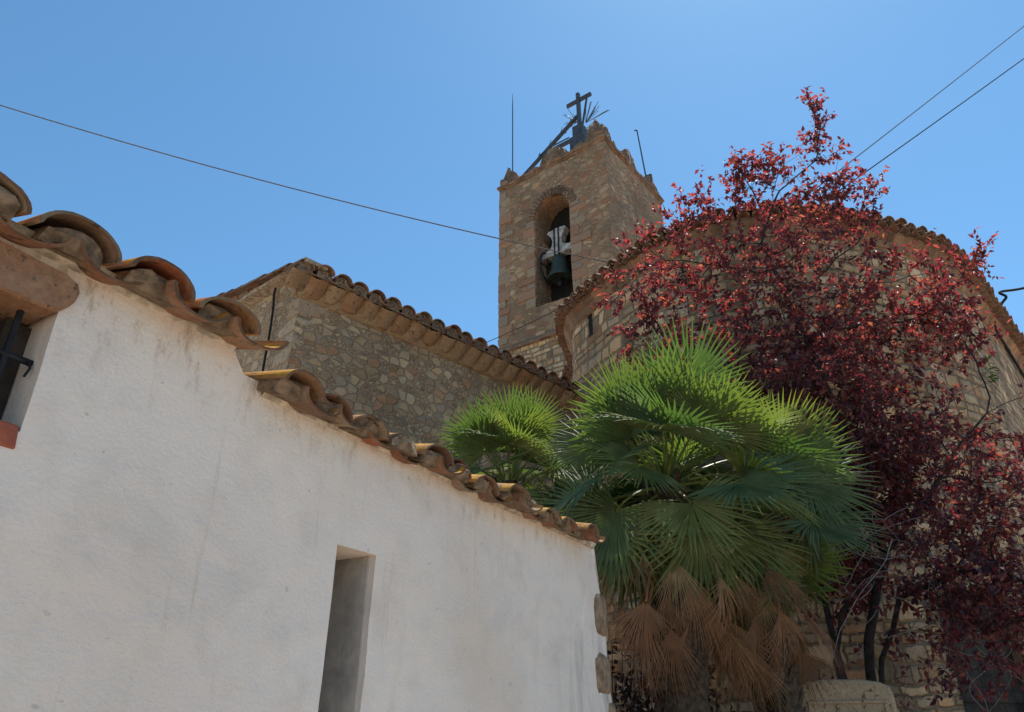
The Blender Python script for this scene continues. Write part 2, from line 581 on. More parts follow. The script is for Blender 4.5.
M['sill'] = plain("red_clay_sill", (0.34, 0.1, 0.06), 0.85, 0, 0.25, 12.0, 0.5)
M['cornerstone'] = plain("brown_corner_stone", (0.25, 0.175, 0.115), 0.95, 0, 0.4, 16.0, 0.9)
M['iron'] = plain("black_iron", (0.02, 0.02, 0.024), 0.55, 0.4, 0.3, 20.0, 0.3)
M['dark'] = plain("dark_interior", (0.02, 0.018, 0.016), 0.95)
M['wood_dark'] = plain("dark_old_wood", (0.045, 0.036, 0.03), 0.8, 0, 0.5, 6.0, 0.7)
M['steel'] = plain("grey_painted_steel", (0.07, 0.075, 0.085), 0.5, 0.3, 0.3, 12.0, 0.2)
M['bronze'] = plain("green_bronze", (0.055, 0.075, 0.06), 0.5, 0.5, 0.35, 9.0, 0.4)
M['whitepaint'] = plain("chalky_white_paint", (0.36, 0.35, 0.33), 0.85, 0, 0.45, 7.0, 0.3)
M['cable'] = plain("black_cable", (0.015, 0.015, 0.016), 0.9, 0, 0.2, 20.0, 0.1)
M['greycable'] = plain("grey_twisted_cable", (0.12, 0.115, 0.11), 0.95, 0, 0.3, 30.0, 0.2)
M['bark'] = plain("plum_bark", (0.04, 0.03, 0.026), 0.9, 0, 0.4, 14.0, 0.9)
M['twig'] = plain("pale_grey_twig", (0.24, 0.21, 0.2), 0.6, 0, 0.3, 14.0, 0.4)
M['fibre'] = plain("palm_trunk_fibre", (0.07, 0.05, 0.035), 0.95, 0, 0.5, 22.0, 1.0)
M['ground'] = plain("pale_street_paving", (0.43, 0.34, 0.25), 0.95, 0, 0.2, 0.8, 0.5)
M['palm'] = leafmat("palm_leaf", [(0, (0.095, 0.14, 0.07)), (0.45, (0.13, 0.172, 0.08)), (0.85, (0.165, 0.19, 0.075)), (1, (0.24, 0.205, 0.09))],
                    [(0, (0.11, 0.215, 0.03)), (1, (0.26, 0.35, 0.035))], 0.38, 0.6, 0.25, False, (0.26, 0.19, 0.08))
M['deadpalm'] = leafmat("dead_palm_leaf", [(0, (0.192, 0.094, 0.053)), (0.5, (0.300, 0.156, 0.085)), (1, (0.396, 0.250, 0.138))],
                        [(0, (0.360, 0.175, 0.062)), (1, (0.480, 0.275, 0.112))], 0.2, 0.7, 0.2, False)
M['petiole'] = plain("palm_petiole", (0.12, 0.15, 0.04), 0.5, 0, 0.3, 9.0, 0.2)
M['plum'] = leafmat("plum_leaf", [(0, (0.045, 0.026, 0.036)), (0.5, (0.085, 0.038, 0.046)), (0.85, (0.145, 0.05, 0.052)), (1, (0.22, 0.1, 0.065))],
                    [(0, (0.10, 0.016, 0.028)), (0.35, (0.27, 0.036, 0.045)), (0.7, (0.58, 0.062, 0.06)), (1, (0.75, 0.2, 0.1))], 0.43, 0.56, 0.5, True)
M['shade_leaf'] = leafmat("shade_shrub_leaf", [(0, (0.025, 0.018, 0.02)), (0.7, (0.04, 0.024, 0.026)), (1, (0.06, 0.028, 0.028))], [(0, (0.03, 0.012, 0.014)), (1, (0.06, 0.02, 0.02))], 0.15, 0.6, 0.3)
M['weed'] = leafmat("wall_weed_leaf", [(0, (0.05, 0.07, 0.03)), (1, (0.08, 0.11, 0.04))], [(0, (0.1, 0.2, 0.03)), (1, (0.2, 0.3, 0.05))], 0.3, 0.5, 0.3)


# ------------------------------------------------------------------ wall builder
def spread(a, b, step):
    n = max(1, int(round((b - a) / step)))
    return [a + (b - a) * i / n for i in range(n)] + [b]


def cuts(a, b, step, marks):
    ks = sorted(set([a, b] + [m for m in marks if a < m < b]))
    out = []
    for p, q in zip(ks[:-1], ks[1:]):
        out += spread(p, q, step)[:-1]
    return out + [b]


def wall(mb, pos, nrm, s0, s1, z0, z1, step, holes=(), amp=0.0, freq=0.8, top=None, uoff=0.0, flip=False):
    """surface pos(s,z) with openings; each hole is (a,b,lo,hi,depth,arch) and gets its own reveal"""
    S = cuts(s0, s1, step, [x for h in holes for x in (h[0], h[1])] + [0.5 * (h[0] + h[1]) for h in holes if h[5]])
    for h in holes:
        if h[5]:
            S = sorted(set(S + [h[0] + (h[1] - h[0]) * k / 12 for k in range(13)]))
    Z = cuts(z0, z1, step, [x for h in holes for x in (h[2], h[3])] + [h[3] + (h[1] - h[0]) for h in holes if h[5]])
    eps = 1e-5

    def archz(h, s):
        c, r = 0.5 * (h[0] + h[1]), 0.5 * (h[1] - h[0])
        return h[3] + math.sqrt(max(0.0, r * r - (s - c) ** 2))

    def P(s, z):
        zz = z
        for h in holes:
            if h[5] and h[0] - eps <= s <= h[1] + eps and z >= h[3] - eps:
                zt = h[3] + (h[1] - h[0])
                if z < zt:
                    zz = archz(h, s) + (z - h[3]) * (zt - archz(h, s)) / (zt - h[3])
        if top is not None:
            zz = zz + (top(s) - z1) * max(0.0, (z - (z1 - 0.6)) / 0.6)
        p = Vector(pos(s, zz))
        if amp:
            p += mnoise.noise_vector(p * freq) * amp + mnoise.noise_vector(p * freq * 5.3) * (amp * 0.35)
        return p, (s + uoff, zz)
    idx = {}
    for i, s in enumerate(S):
        for j, z in enumerate(Z):
            p, uv = P(s, z)
            idx[i, j] = mb.vert(p, uv)
    for i in range(len(S) - 1):
        for j in range(len(Z) - 1):
            sm, zm = 0.5 * (S[i] + S[i + 1]), 0.5 * (Z[j] + Z[j + 1])
            if any(h[0] < sm < h[1] and h[2] < zm < h[3] for h in holes):
                continue
            q = (idx[i, j], idx[i + 1, j], idx[i + 1, j + 1], idx[i, j + 1])
            mb.face(*(reversed(q) if flip else q))
    for h in holes:
        a, b, lo, hi, depth, arch = h
        zs = [z for z in Z if lo - eps <= z <= hi + eps]
        ss = [s for s in S if a - eps <= s <= b + eps]
        ring = [(a, z) for z in zs] + [(s, hi) for s in ss[1:-1]] + [(b, z) for z in reversed(zs)] + [(s, lo) for s in reversed(ss[1:-1])]
        nd = max(2, int(depth / max(0.06, step * 0.5)))
        rows = []
        for k in range(nd + 1):
            r = []
            for n_, (s, z) in enumerate(ring):
                p, uv = P(s, z)
                d = depth * k / nd
                off = -Vector(nrm(s)) * d
                if k:
                    off += mnoise.noise_vector((p + off) * 2.0) * amp * 0.3
                horiz = abs(z - lo) < eps or abs(z - hi) < eps
                r.append(mb.vert(p + off, (uv[0], uv[1] + d) if horiz and a < s < b else (uv[0] + d, uv[1])))
            rows.append(r)
        L = len(ring)
        for k in range(nd):
            for n_ in range(L):
                n2 = (n_ + 1) % L
                q = (rows[k][n_], rows[k][n2], rows[k + 1][n2], rows[k + 1][n_])
                mb.face(*(q if flip else reversed(q)))


def back_panel(mb, pos, nrm, a, b, lo, hi, depth, pad=0.3):
    pts = [Vector(pos(s, z)) - Vector(nrm(s)) * depth for s, z in ((a - pad, lo - pad), (b + pad, lo - pad), (b + pad, hi + pad), (a - pad, hi + pad))]
    mb.poly(pts, [(a, lo), (b, lo), (b, hi), (a, hi)])


def barrel(mb, base, up_slope, side, nrm, r0, r1, length, height=0.8, convex=True, seg=8, thick=0.015):
    """one barrel tile; base is the middle of its lower end, r0 the half width there"""
    base, up_slope, side, nrm = Vector(base), Vector(up_slope), Vector(side), Vector(nrm)
    sg = 1.0 if convex else -1.0
    rows = []
    for (t, r) in ((0.0, r0), (0.5, 0.5 * (r0 + r1)), (1.0, r1)):
        outer, inner = [], []
        for k in range(seg + 1):
            an = math.pi * k / seg
            for lst, rr in ((outer, r), (inner, r - thick)):
                p = base + up_slope * (length * t) + side * (-math.cos(an) * rr) + nrm * (sg * math.sin(an) * rr * height)
                lst.append(mb.vert(p, (an * r, t * length)))
        rows.append((outer, inner))
    for a in range(2):
        (o0, i0), (o1, i1) = rows[a], rows[a + 1]
        for k in range(seg):
            q1 = (o0[k], o0[k + 1], o1[k + 1], o1[k])
            q2 = (i0[k], i1[k], i1[k + 1], i0[k + 1])
            mb.face(*(q1 if not convex else reversed(q1)))
            mb.face(*(q2 if not convex else reversed(q2)))
        mb.face(o0[0], i0[0], i1[0], o1[0])
        mb.face(o0[seg], o1[seg], i1[seg], i0[seg])
    for (o_, i_) in (rows[0], rows[-1]):
        for k in range(seg):
            mb.face(o_[k], i_[k], i_[k + 1], o_[k + 1])


def catmull(pts, per=12, closed=False):
    P = [Vector(p) for p in pts]
    n = len(P)
    out = []
    for i in range(n if closed else n - 1):
        g = (lambda k: P[k % n]) if closed else (lambda k: P[min(max(k, 0), n - 1)])
        p0, p1, p2, p3 = g(i - 1), g(i), g(i + 1), g(i + 2)
        for k in range(per):
            t = k / per
            out.append(0.5 * ((2 * p1) + (p2 - p0) * t + (2 * p0 - 5 * p1 + 4 * p2 - p3) * t * t + (3 * p1 - p0 - 3 * p2 + p3) * t ** 3))
    if not closed:
        out.append(P[-1])
    return out


UP = Vector((0, 0, 1))

# ------------------------------------------------------------------ ground
g = MB()
for i in range(41):
    for j in range(41):
        g.vert((-400 + i * 20, -400 + j * 20, 0), (i, j))
for i in range(40):
    for j in range(40):
        g.face(i * 41 + j, (i + 1) * 41 + j, (i + 1) * 41 + j + 1, i * 41 + j + 1)
go = g.build("ground", M['ground'])
go["kind"] = "structure"

sb_ = MB()  # unseen dark sheet added to cut light bounced off the ground
for i in range(21):
    for j in range(17):
        x_, y_ = 0.8 + i * 0.5, 4.9 + j * 0.5
        q_ = Vector((x_, y_, 0.004))
        sb_.vert((x_ + mnoise.noise(q_ * 1.3) * 0.2, y_ + mnoise.noise(q_ * 1.1 + Vector((5, 5, 5))) * 0.2, 0.012 + 0.006 * mnoise.noise(q_ * 2.0)), (x_, y_))
for i in range(20):
    for j in range(16):
        sb_.face(i * 17 + j, (i + 1) * 17 + j, (i + 1) * 17 + j + 1, i * 17 + j + 1)
so = sb_.build("bounce_sheet", M['bounce_sheet'])
so["kind"] = "structure"

# ------------------------------------------------------------------ white house
d = Vector((0.5127, 0.8586, 0)).normalized()        # along its street wall
o_ = Vector((d.y, -d.x, 0))                          # outward, towards the street
HD = 2.0
hbase = -o_ * HD


def hpos(s, z):
    lean = 0.0
    return hbase + d * s + UP * z


house = thing("white_house", "low white plastered house with a stepped barrel tile eave and a barred window", "house", hbase + d * 2)
CORNER = 4.36
rh = random.Random(3)


def hcorner(s, z):
    """the far end of the wall is battered and ragged"""
    k = max(0.0, (s - 3.2) / (CORNER - 3.2))
    out = (2.80 - z) * 0.165 + 0.03 * math.sin(z * 9.0) * (1 if z < 2.6 else 0)
    return hpos(s + k * k * out, z)


wmb = MB()
holes = [(0.15, 0.878, 0.70 + EYE, 1.045 + EYE, 0.34, False), (2.06, 2.282, 0.9, 0.668 + EYE, 0.5, False)]
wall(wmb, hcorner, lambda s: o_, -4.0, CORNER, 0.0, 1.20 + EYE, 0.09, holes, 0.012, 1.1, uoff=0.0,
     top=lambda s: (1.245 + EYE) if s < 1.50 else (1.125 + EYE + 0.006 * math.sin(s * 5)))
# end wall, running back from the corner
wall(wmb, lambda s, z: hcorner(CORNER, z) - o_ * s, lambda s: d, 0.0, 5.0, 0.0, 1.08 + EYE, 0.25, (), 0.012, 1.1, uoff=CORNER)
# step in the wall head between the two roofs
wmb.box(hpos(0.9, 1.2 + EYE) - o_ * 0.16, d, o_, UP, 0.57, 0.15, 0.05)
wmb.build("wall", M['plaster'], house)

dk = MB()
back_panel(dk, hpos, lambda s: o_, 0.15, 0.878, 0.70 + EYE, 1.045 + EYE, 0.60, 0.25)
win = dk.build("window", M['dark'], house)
rv = MB()    # dark wooden frame set back in the window opening
for s in (0.84,):
    rv.box(hpos(s, 0.872 + EYE) - o_ * 0.15, d, o_, UP, 0.034, 0.035, 0.17)
rv.build("frame", M['wood_dark'], win)
ib = MB()
ib.tube([hpos(0.806, 1.05 + EYE) - o_ * 0.05, hpos(0.806, 0.69 + EYE) - o_ * 0.05], 0.009, 8)
ib.tube([hpos(0.60, 1.05 + EYE) - o_ * 0.05, hpos(0.60, 0.69 + EYE) - o_ * 0.05], 0.009, 8)
ib.tube([hpos(0.42, 1.05 + EYE) - o_ * 0.05, hpos(0.42, 0.69 + EYE) - o_ * 0.05], 0.009, 8)
ib.tube([hpos(0.14, 0.908 + EYE) - o_ * 0.052, hpos(0.875, 0.915 + EYE) - o_ * 0.052], 0.010, 8)
ib.tube([hpos(0.862, 0.915 + EYE) - o_ * 0.045, hpos(0.866, 0.892 + EYE) - o_ * 0.03, hpos(0.86, 0.865 + EYE) - o_ * 0.035], 0.004, 6)
ib.build("grille", M['iron'], win)
lm = MB()
rl = random.Random(8)
prof = [(0.05, 1.042), (0.80, 1.046), (0.862, 1.052), (0.885, 1.075), (0.902, 1.12), (0.908, 1.155), (0.897, 1.178), (0.86, 1.190), (0.6, 1.196), (0.05, 1.2)]
prof = [(s, z - (0.018 if z > 1.1 else 0.0)) for s, z in prof]
fr = [lm.vert(hpos(s, z + EYE) + o_ * 0.016, (s, z)) for s, z in prof]
mid_ = [lm.vert(hpos(s * 0.99 + 0.004, (z - 1.12) * 0.93 + 1.12 + EYE) + o_ * 0.026, (s, z)) for s, z in prof]
bk = [lm.vert(hpos(s, z + EYE) - o_ * 0.24, (s, z + 1)) for s, z in prof]
nP = len(prof)
lm.face(*mid_)
for i in range(nP):
    j = (i + 1) % nP
    lm.face(fr[i], fr[j], mid_[j], mid_[i])
    lm.face(bk[i], bk[j], fr[j], fr[i])
lm.build("lintel", M['lintel'], win)
sm_ = MB()
sm_.box(hpos(0.49, 0.685 + EYE) - o_ * 0.10, d, o_, UP, 0.384, 0.115, 0.028, 0.006, rl)
sm_.build("sill", M['sill'], win, bevel=0.006)
# narrow slot: dark board at its back
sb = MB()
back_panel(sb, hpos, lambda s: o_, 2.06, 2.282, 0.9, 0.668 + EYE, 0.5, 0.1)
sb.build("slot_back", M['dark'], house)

ln_ = MB()  # grey render lining, its colour darkened to deepen the slot's shade
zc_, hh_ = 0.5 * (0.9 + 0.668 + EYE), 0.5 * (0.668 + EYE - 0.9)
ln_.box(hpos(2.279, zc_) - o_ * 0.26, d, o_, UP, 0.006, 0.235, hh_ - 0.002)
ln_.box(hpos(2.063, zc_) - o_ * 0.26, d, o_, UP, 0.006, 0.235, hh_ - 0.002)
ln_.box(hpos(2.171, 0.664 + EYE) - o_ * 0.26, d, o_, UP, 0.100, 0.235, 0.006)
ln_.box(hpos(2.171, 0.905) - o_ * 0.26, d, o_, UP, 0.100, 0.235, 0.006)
ln_.build("slot_reveal", M['shaded_render'], house)

# bare stones showing at the ragged far corner
rc = random.Random(5)
for (s, z, w_, h_) in ((4.46, 0.70, 0.10, 0.135), (4.50, 0.36, 0.115, 0.125), (4.57, 0.12, 0.06, 0.09), (4.62, -0.12, 0.09, 0.11)):
    bm = bmesh.new()
    bmesh.ops.create_icosphere(bm, subdivisions=3, radius=1.0)
    q = MB()
    cpos = hcorner(CORNER, z + EYE) - d * (w_ * 0.55) - o_ * 0.05
    for v in bm.verts:
        p = v.co.copy()
        p = Vector([math.copysign(abs(x) ** 0.6, x) for x in p])
        p *= 1 + 0.15 * mnoise.noise(v.co * 1.8 + Vector((s * 7, z * 3, 0)))
        q.vert(cpos + d * (p.x * w_) + o_ * (p.y * 0.075) + UP * (p.z * h_), (p.x * w_, p.z * h_))
    bm.verts.index_update()
    for f_ in bm.faces:
        q.face(*[v.index for v in f_.verts])
    bm.free()
    q.build("corner_stone", M['cornerstone'], house, smooth=True)


def house_roof(name, s_first, s_last, pitch, ztop, seed, slope=15.0, rows=9, wob=1.0, RC=0.115):
    rr = random.Random(seed)
    sl = math.radians(slope)
    us = (-o_ * math.cos(sl) + UP * math.sin(sl))
    nn = (o_ * math.sin(sl) + UP * math.cos(sl))
    mb, mm = MB(), MB()
    n = int(round((s_last - s_first) / pitch))
    for k in range(n + 1):
        s = s_first + k * pitch + rr.uniform(-0.012, 0.012) * wob
        for r in range(rows):
            over = 0.12 + (rr.uniform(-0.022, 0.03) * wob if r == 0 else rr.uniform(-0.01, 0.01))
            tw = rr.uniform(-0.05, 0.05) * wob
            sd = (d * math.cos(tw) + us * math.sin(tw)).normalized()
            roll = rr.uniform(-0.06, 0.06) * wob
            sd = (sd * math.cos(roll) + nn * math.sin(roll)).normalized()
            n2 = sd.cross(us).normalized()
            if n2.z < 0:
                n2 = -n2
            # cover
            base = hpos(s, ztop - 0.069 + rr.uniform(-0.008, 0.008) * wob) + o_ * over + us * (r * 0.36) + nn * 0.006 * (r > 0)
            barrel(mb, base, us, sd, n2, RC + rr.uniform(-0.006, 0.006), RC * 0.85, 0.45, 0.60, True, 14, 0.013)
            # channel
            s2 = s + pitch * 0.5 + rr.uniform(-0.01, 0.01) * wob
            base2 = hpos(s2, ztop - 0.045 + rr.uniform(-0.008, 0.008) * wob) + o_ * (over - 0.0 + rr.uniform(-0.02, 0.02) * (r == 0)) + us * (r * 0.36)
            barrel(mb, base2, us, sd, n2, RC * 0.97, RC * 0.8, 0.45, 0.56, False, 14, 0.013)
        # mortar plug under the cover
        c = hpos(s, ztop - 0.066) + o_ * (0.075 + rr.uniform(0, 0.03))
        pl = []
        for kk in range(9):
            an = math.pi * kk / 8
            rad = RC * 0.82 * (1 + rr.uniform(-0.08, 0.02))
            pl.append((-math.cos(an) * rad, math.sin(an) * rad * 0.56 - (0.018 if kk in (0, 8) else 0)))
        f0 = [mm.vert(c + d * x + nn * y + o_ * rr.uniform(-0.012, 0.012), (x, y)) for x, y in pl]
        b0 = [mm.vert(c + d * x + nn * y + us * 0.3, (x, y + 1)) for x, y in pl]
        cc = mm.vert(c + nn * 0.02 + o_ * 0.02, (0, 0))
        for kk in range(8):
            mm.face(cc, f0[kk + 1], f0[kk])
            mm.face(f0[kk], f0[kk + 1], b0[kk + 1], b0[kk])
        mm.face(cc, f0[0], f0[8])
        mm.face(f0[8], f0[0], b0[0], b0[8])
    mb.v = [tuple(Vector(p) + mnoise.noise_vector(Vector(p) * 9.0) * 0.0035 + mnoise.noise_vector(Vector(p) * 31.0) * 0.002) for p in mb.v]
    ro = mb.build(name, M['tile_house'], house, smooth=False)
    me = ro.data
    for p in me.polygons:
        p.use_smooth = True
    m = ro.modifiers.new("es", 'EDGE_SPLIT')
    m.split_angle = math.radians(40)
    mm.build("mortar_fill", M['plug'], ro)
    return ro


house_roof("roof", 0.82 - 0.247 * 16, 1.31, 0.247, 1.285 + EYE, 11, 15)
house_roof("roof", 1.645, 4.01, 0.215, 1.165 + EYE, 23, 13, 9, 1.6, 0.105)
# mortar bed that the eave tiles lie in
bed = MB()
for (a, b, zt) in ((-4.0, 1.46, 1.235), (1.60, CORNER - 0.02, 1.112)):
    S = spread(a, b, 0.05)
    rows_ = []
    for s in S:
        w1 = mnoise.noise(Vector((s * 4, 1.3, zt))) * 0.012
        prof_ = [(-0.02, zt - 0.04 + w1), (0.014 + w1, zt - 0.02), (0.03 + w1, zt + 0.005), (-0.1, zt + 0.04), (-3.3, zt + 0.06 + 3.2 * 0.25)]
        rows_.append([bed.vert(hpos(s, z + EYE) + o_ * x, (s, z)) for x, z in prof_])
    for i in range(len(S) - 1):
        for j in range(4):
            bed.face(rows_[i][j], rows_[i + 1][j], rows_[i + 1][j + 1], rows_[i][j + 1])
bed.build("eave_mortar", M['bed'], house)

# ------------------------------------------------------------------ stone chapel
cb = Vector((0.7105, 0.7037, 0)).normalized()
ca = Vector((-cb.y, cb.x, 0))                        # away from the street
cc1 = Vector((-2.614, 7.775, 0))                     # eave corner, outer edge of the tiles
OV = 0.30
CH = 5.42
cw = cc1 + ca * OV + cb * 0.13                       # wall corner
chapel = thing("stone_chapel", "low rubble stone chapel with a long mortared tile eave below the tower", "chapel", cw)
cm_ = MB()
wall(cm_, lambda s, z: cw + cb * s + UP * z, lambda s: -ca, 0, 5.6, 0, CH - 0.30 + EYE, 0.16, (), 0.03, 1.2)


def gable_top(s):
    return CH - 0.02 + EYE + s * math.tan(math.radians(6.0))


wall(cm_, lambda s, z: cw + ca * s + UP * z, lambda s: -cb, 0, 6.5, 0, CH - 0.06 + EYE, 0.16, (), 0.03, 1.2, top=gable_top, uoff=-9.0, flip=True)
cm_.build("wall", M['rubble'], chapel)
qm = MB()
rq = random.Random(4)
z = 0.0
k = 0
while z < CH - 0.45 + EYE:
    h = rq.uniform(0.18, 0.32)
    la, lb = (0.42, 0.24) if k % 2 else (0.24, 0.42)
    la *= rq.uniform(0.8, 1.2)
    lb *= rq.uniform(0.8, 1.2)
    c = cw + cb * (la / 2 - 0.006) + ca * (lb / 2 - 0.006) + UP * (z + h / 2)
    qm.box(c, cb, ca, UP, la / 2, lb / 2, h / 2 - 0.012, 0.012, rq)
    z += h
    k += 1
quo = qm.build("quoins", terracotta("tan_quoin_stone", [(0.42, 0.31, 0.2), (0.37, 0.28, 0.19), (0.45, 0.35, 0.24), (0.36, 0.25, 0.16)], amount=0.0, pale=(0.42, 0.35, 0.26)), chapel, bevel=0.02)


def eave_tiles(mb, gm, fn, n, pitch, zt, rows, seed, slope, gap=0.36, rad=0.105, off=0.5):
    """fn(s) -> (point on eave edge, inward direction, along direction)"""
    rr = random.Random(seed)
    sl = math.radians(slope)
    for k in range(n):
        s = (k + off) * pitch
        for half in (0, 1):
            p, inw, al = fn(s + half * pitch * 0.5)
            us = inw * math.cos(sl) + UP * math.sin(sl)
            nn = -inw * math.sin(sl) + UP * math.cos(sl)
            for r in range(rows):
                jt = rr.uniform(-0.02, 0.03) if r == 0 else 0
                if half == 0:
                    barrel(mb, p + UP * (zt - 0.085 + rr.uniform(-0.01, 0.01)) - inw * jt + us * (r * gap) + al * rr.uniform(-0.012, 0.012),
                           us, al, nn, rad, rad * 0.85, 0.45, 0.8, True, 8, 0.016)
                else:
                    if r == 0 and gm is not None:
                        q_ = fn(s)
                        c_ = q_[0] + UP * (zt - 0.09) + q_[1] * rr.uniform(0.02, 0.05)
                        ar = [gm.vert(c_ + q_[2] * (-math.cos(math.pi * a / 8) * rad * 0.86) + UP * (math.sin(math.pi * a / 8) * rad * 0.66) + q_[1] * rr.uniform(-0.01, 0.01)) for a in range(9)]
                        br = [gm.vert(Vector(gm.v[a]) + q_[1] * 0.3) for a in ar]
                        lo_ = [gm.vert(c_ + q_[2] * (sg_ * rad * 0.9) - UP * 0.07) for sg_ in (1, -1)]
                        gm.face(*ar, *lo_)
                        for a in range(8):
                            gm.face(ar[a + 1], ar[a], br[a], br[a + 1])
                    barrel(mb, p + UP * (zt - 0.065) - inw * jt + us * (r * gap), us, al, nn, rad, rad * 0.85, 0.45, 0.72, False, 8, 0.016)


tm, pg = MB(), MB()
eave_tiles(tm, pg, lambda s: (cc1 + cb * s, ca, cb), 20, 0.272, CH + EYE + 0.02, 8, 31, 13.0, rad=0.125, off=0.1)
# verge: flat tiles bedded along the top of the gable
ct = tm.build("roof", M['tile_far'], chapel)
for p in ct.data.polygons:
    p.use_smooth = True
ct.modifiers.new("es", 'EDGE_SPLIT').split_angle = math.radians(40)
pg.build("mortar_fill", M['plug'], ct)
vm = MB()
rv2 = random.Random(12)
vs0 = 0.0
while vs0 < 6.0:
    L_ = rv2.uniform(0.5, 0.75)
    zc = gable_top(vs0 + L_ / 2 - OV) + 0.07
    dv = (ca * math.cos(math.radians(6)) + UP * math.sin(math.radians(6)))
    vm.box(cw - ca * OV + cb * 0.02 + dv * 0 + ca * (vs0 + L_ / 2) + UP * zc, dv, cb, dv.cross(cb) * -1, L_ / 2 + 0.01, 0.16, 0.028, 0.01, rv2)
    vs0 += L_
vm.build("verge", M['mortar'], chapel)
# gable corner under the verge (corbelled end of the eave)
gm = MB()
NS = 20
for k in range(NS + 1):
    s = k * 0.272 + 0.02
    # pillow-shaped mortared tiles springing from the wall head
    r_ = random.Random(k)
    base = cc1 + cb * (s + r_.uniform(-0.01, 0.01)) + ca * 0.105 + UP * (CH - 0.09 + EYE)
    us = (ca * 0.70 - UP * 0.71).normalized()
    nn = cb.cross(us).normalized()
    if nn.z < 0:
        nn = -nn
    barrel(gm, base, us, (cb + UP * r_.uniform(-0.12, 0.12)).normalized(), nn, 0.150, 0.135, r_.uniform(0.22, 0.30), 0.62 * r_.uniform(0.85, 1.1), False, 10, 0.02)
gm.v = [tuple(Vector(p) + mnoise.noise_vector(Vector(p) * 7.0) * 0.026 + mnoise.noise_vector(Vector(p) * 19.0) * 0.018) for p in gm.v]
gmo = gm.build("corbel_tiles", M['genoise'], chapel)
for p in gmo.data.polygons:
    p.use_smooth = True
gmo.modifiers.new("es", 'EDGE_SPLIT').split_angle = math.radians(40)
bn = MB()
Sx = spread(0.04, 5.6, 0.12)
rowsx = []
for s in Sx:
    w1 = mnoise.noise(Vector((s * 3, 7.7, 0))) * 0.015
    pr = [(OV + 0.03, CH - 0.37), (OV - 0.02 + w1, CH - 0.355), (OV - 0.05 + w1, CH - 0.32), (0.22 + w1, CH - 0.25), (0.13, CH - 0.14), (0.12, CH - 0.06), (0.5, CH - 0.02)]
    rowsx.append([bn.vert(cc1 + cb * s + ca * x + UP * (z_ + EYE), (s, z_)) for x, z_ in pr])
for i in range(len(Sx) - 1):
    for j in range(len(rowsx[0]) - 1):
        bn.face(rowsx[i][j], rowsx[i + 1][j], rowsx[i + 1][j + 1], rowsx[i][j + 1])
bn.face(*rowsx[0])
bn.v = [tuple(Vector(p) + mnoise.noise_vector(Vector(p) * 6.0) * 0.02) for p in bn.v]
bn.build("cornice", M['genoise'], chapel, smooth=False)

# black cable running down the chapel gable
cab = MB()
cp = [cw + ca * s - cb * 0.06 + UP * (z_ + EYE) for s, z_ in ((0.60, 5.45), (0.62, 5.36), (0.575, 5.1), (0.55, 4.7), (0.56, 4.3), (0.55, 3.2))]
cab.tube(catmull(cp, 6), 0.016, 8)
tag(cab.build("drain_cable", M['cable']), "black cable running down the gable end of the rubble stone chapel", "cable")

# ------------------------------------------------------------------ bell tower
tP = Vector((2.9967, 18.1031, 0))
ta = Vector((-0.7985, 0.6020, 0)).normalized()       # along the belfry face, to the left
tb = Vector((0.6020, 0.7985, 0)).normalized()        # along the right face
WA, WB = 4.29, 4.06
tower = thing("bell_tower", "tall square brown stone bell tower with a round arched belfry opening", "tower", tP + ta * 2 + tb * 2)
TT = 17.42 + EYE
AR = (1.44, 2.80, 12.0 + EYE, 15.42 + EYE, 0.85, True)
tw = MB()
wall(tw, lambda s, z: tP + ta * s + UP * z, lambda s: -tb, 0, WA, 10.95 + EYE, TT, 0.17, [AR], 0.045, 0.9, flip=True)
wall(tw, lambda s, z: tP + tb * s + UP * z, lambda s: -ta, 0, WB, 10.95 + EYE, TT, 0.17, (), 0.045, 0.9, uoff=20)
wall(tw, lambda s, z: tP + ta * WA + tb * s + UP * z, lambda s: ta, 0, WB, 10.95 + EYE, TT, 0.4, (), 0.045, 0.9, uoff=40, flip=True)
wall(tw, lambda s, z: tP + tb * WB + ta * s + UP * z, lambda s: tb, 0, WA, 10.95 + EYE, TT, 0.4, (), 0.045, 0.9, uoff=60)
tw.build("wall", M['tower'], tower)
# wider base below the sloped brick ledge
tb_ = MB()
e = 0.13
bP = tP - ta * e - tb * e
wall(tb_, lambda s, z: bP + ta * s + UP * z, lambda s: -tb, 0, WA + 2 * e, 0, 10.72 + EYE, 0.3, (), 0.04, 0.9, flip=True, uoff=3)
wall(tb_, lambda s, z: bP + tb * s + UP * z, lambda s: -ta, 0, WB + 2 * e, 0, 10.72 + EYE, 0.3, (), 0.04, 0.9, uoff=23)
wall(tb_, lambda s, z: bP + ta * (WA + 2 * e) + tb * s + UP * z, lambda s: ta, 0, WB + 2 * e, 0, 10.72 + EYE, 0.4, (), 0.04, 0.9, uoff=40, flip=True)
wall(tb_, lambda s, z: bP + tb * (WB + 2 * e) + ta * s + UP * z, lambda s: tb, 0, WA + 2 * e, 0, 10.72 + EYE, 0.4, (), 0.04, 0.9, uoff=60)
tb_.build("base", M['apse'], tower)


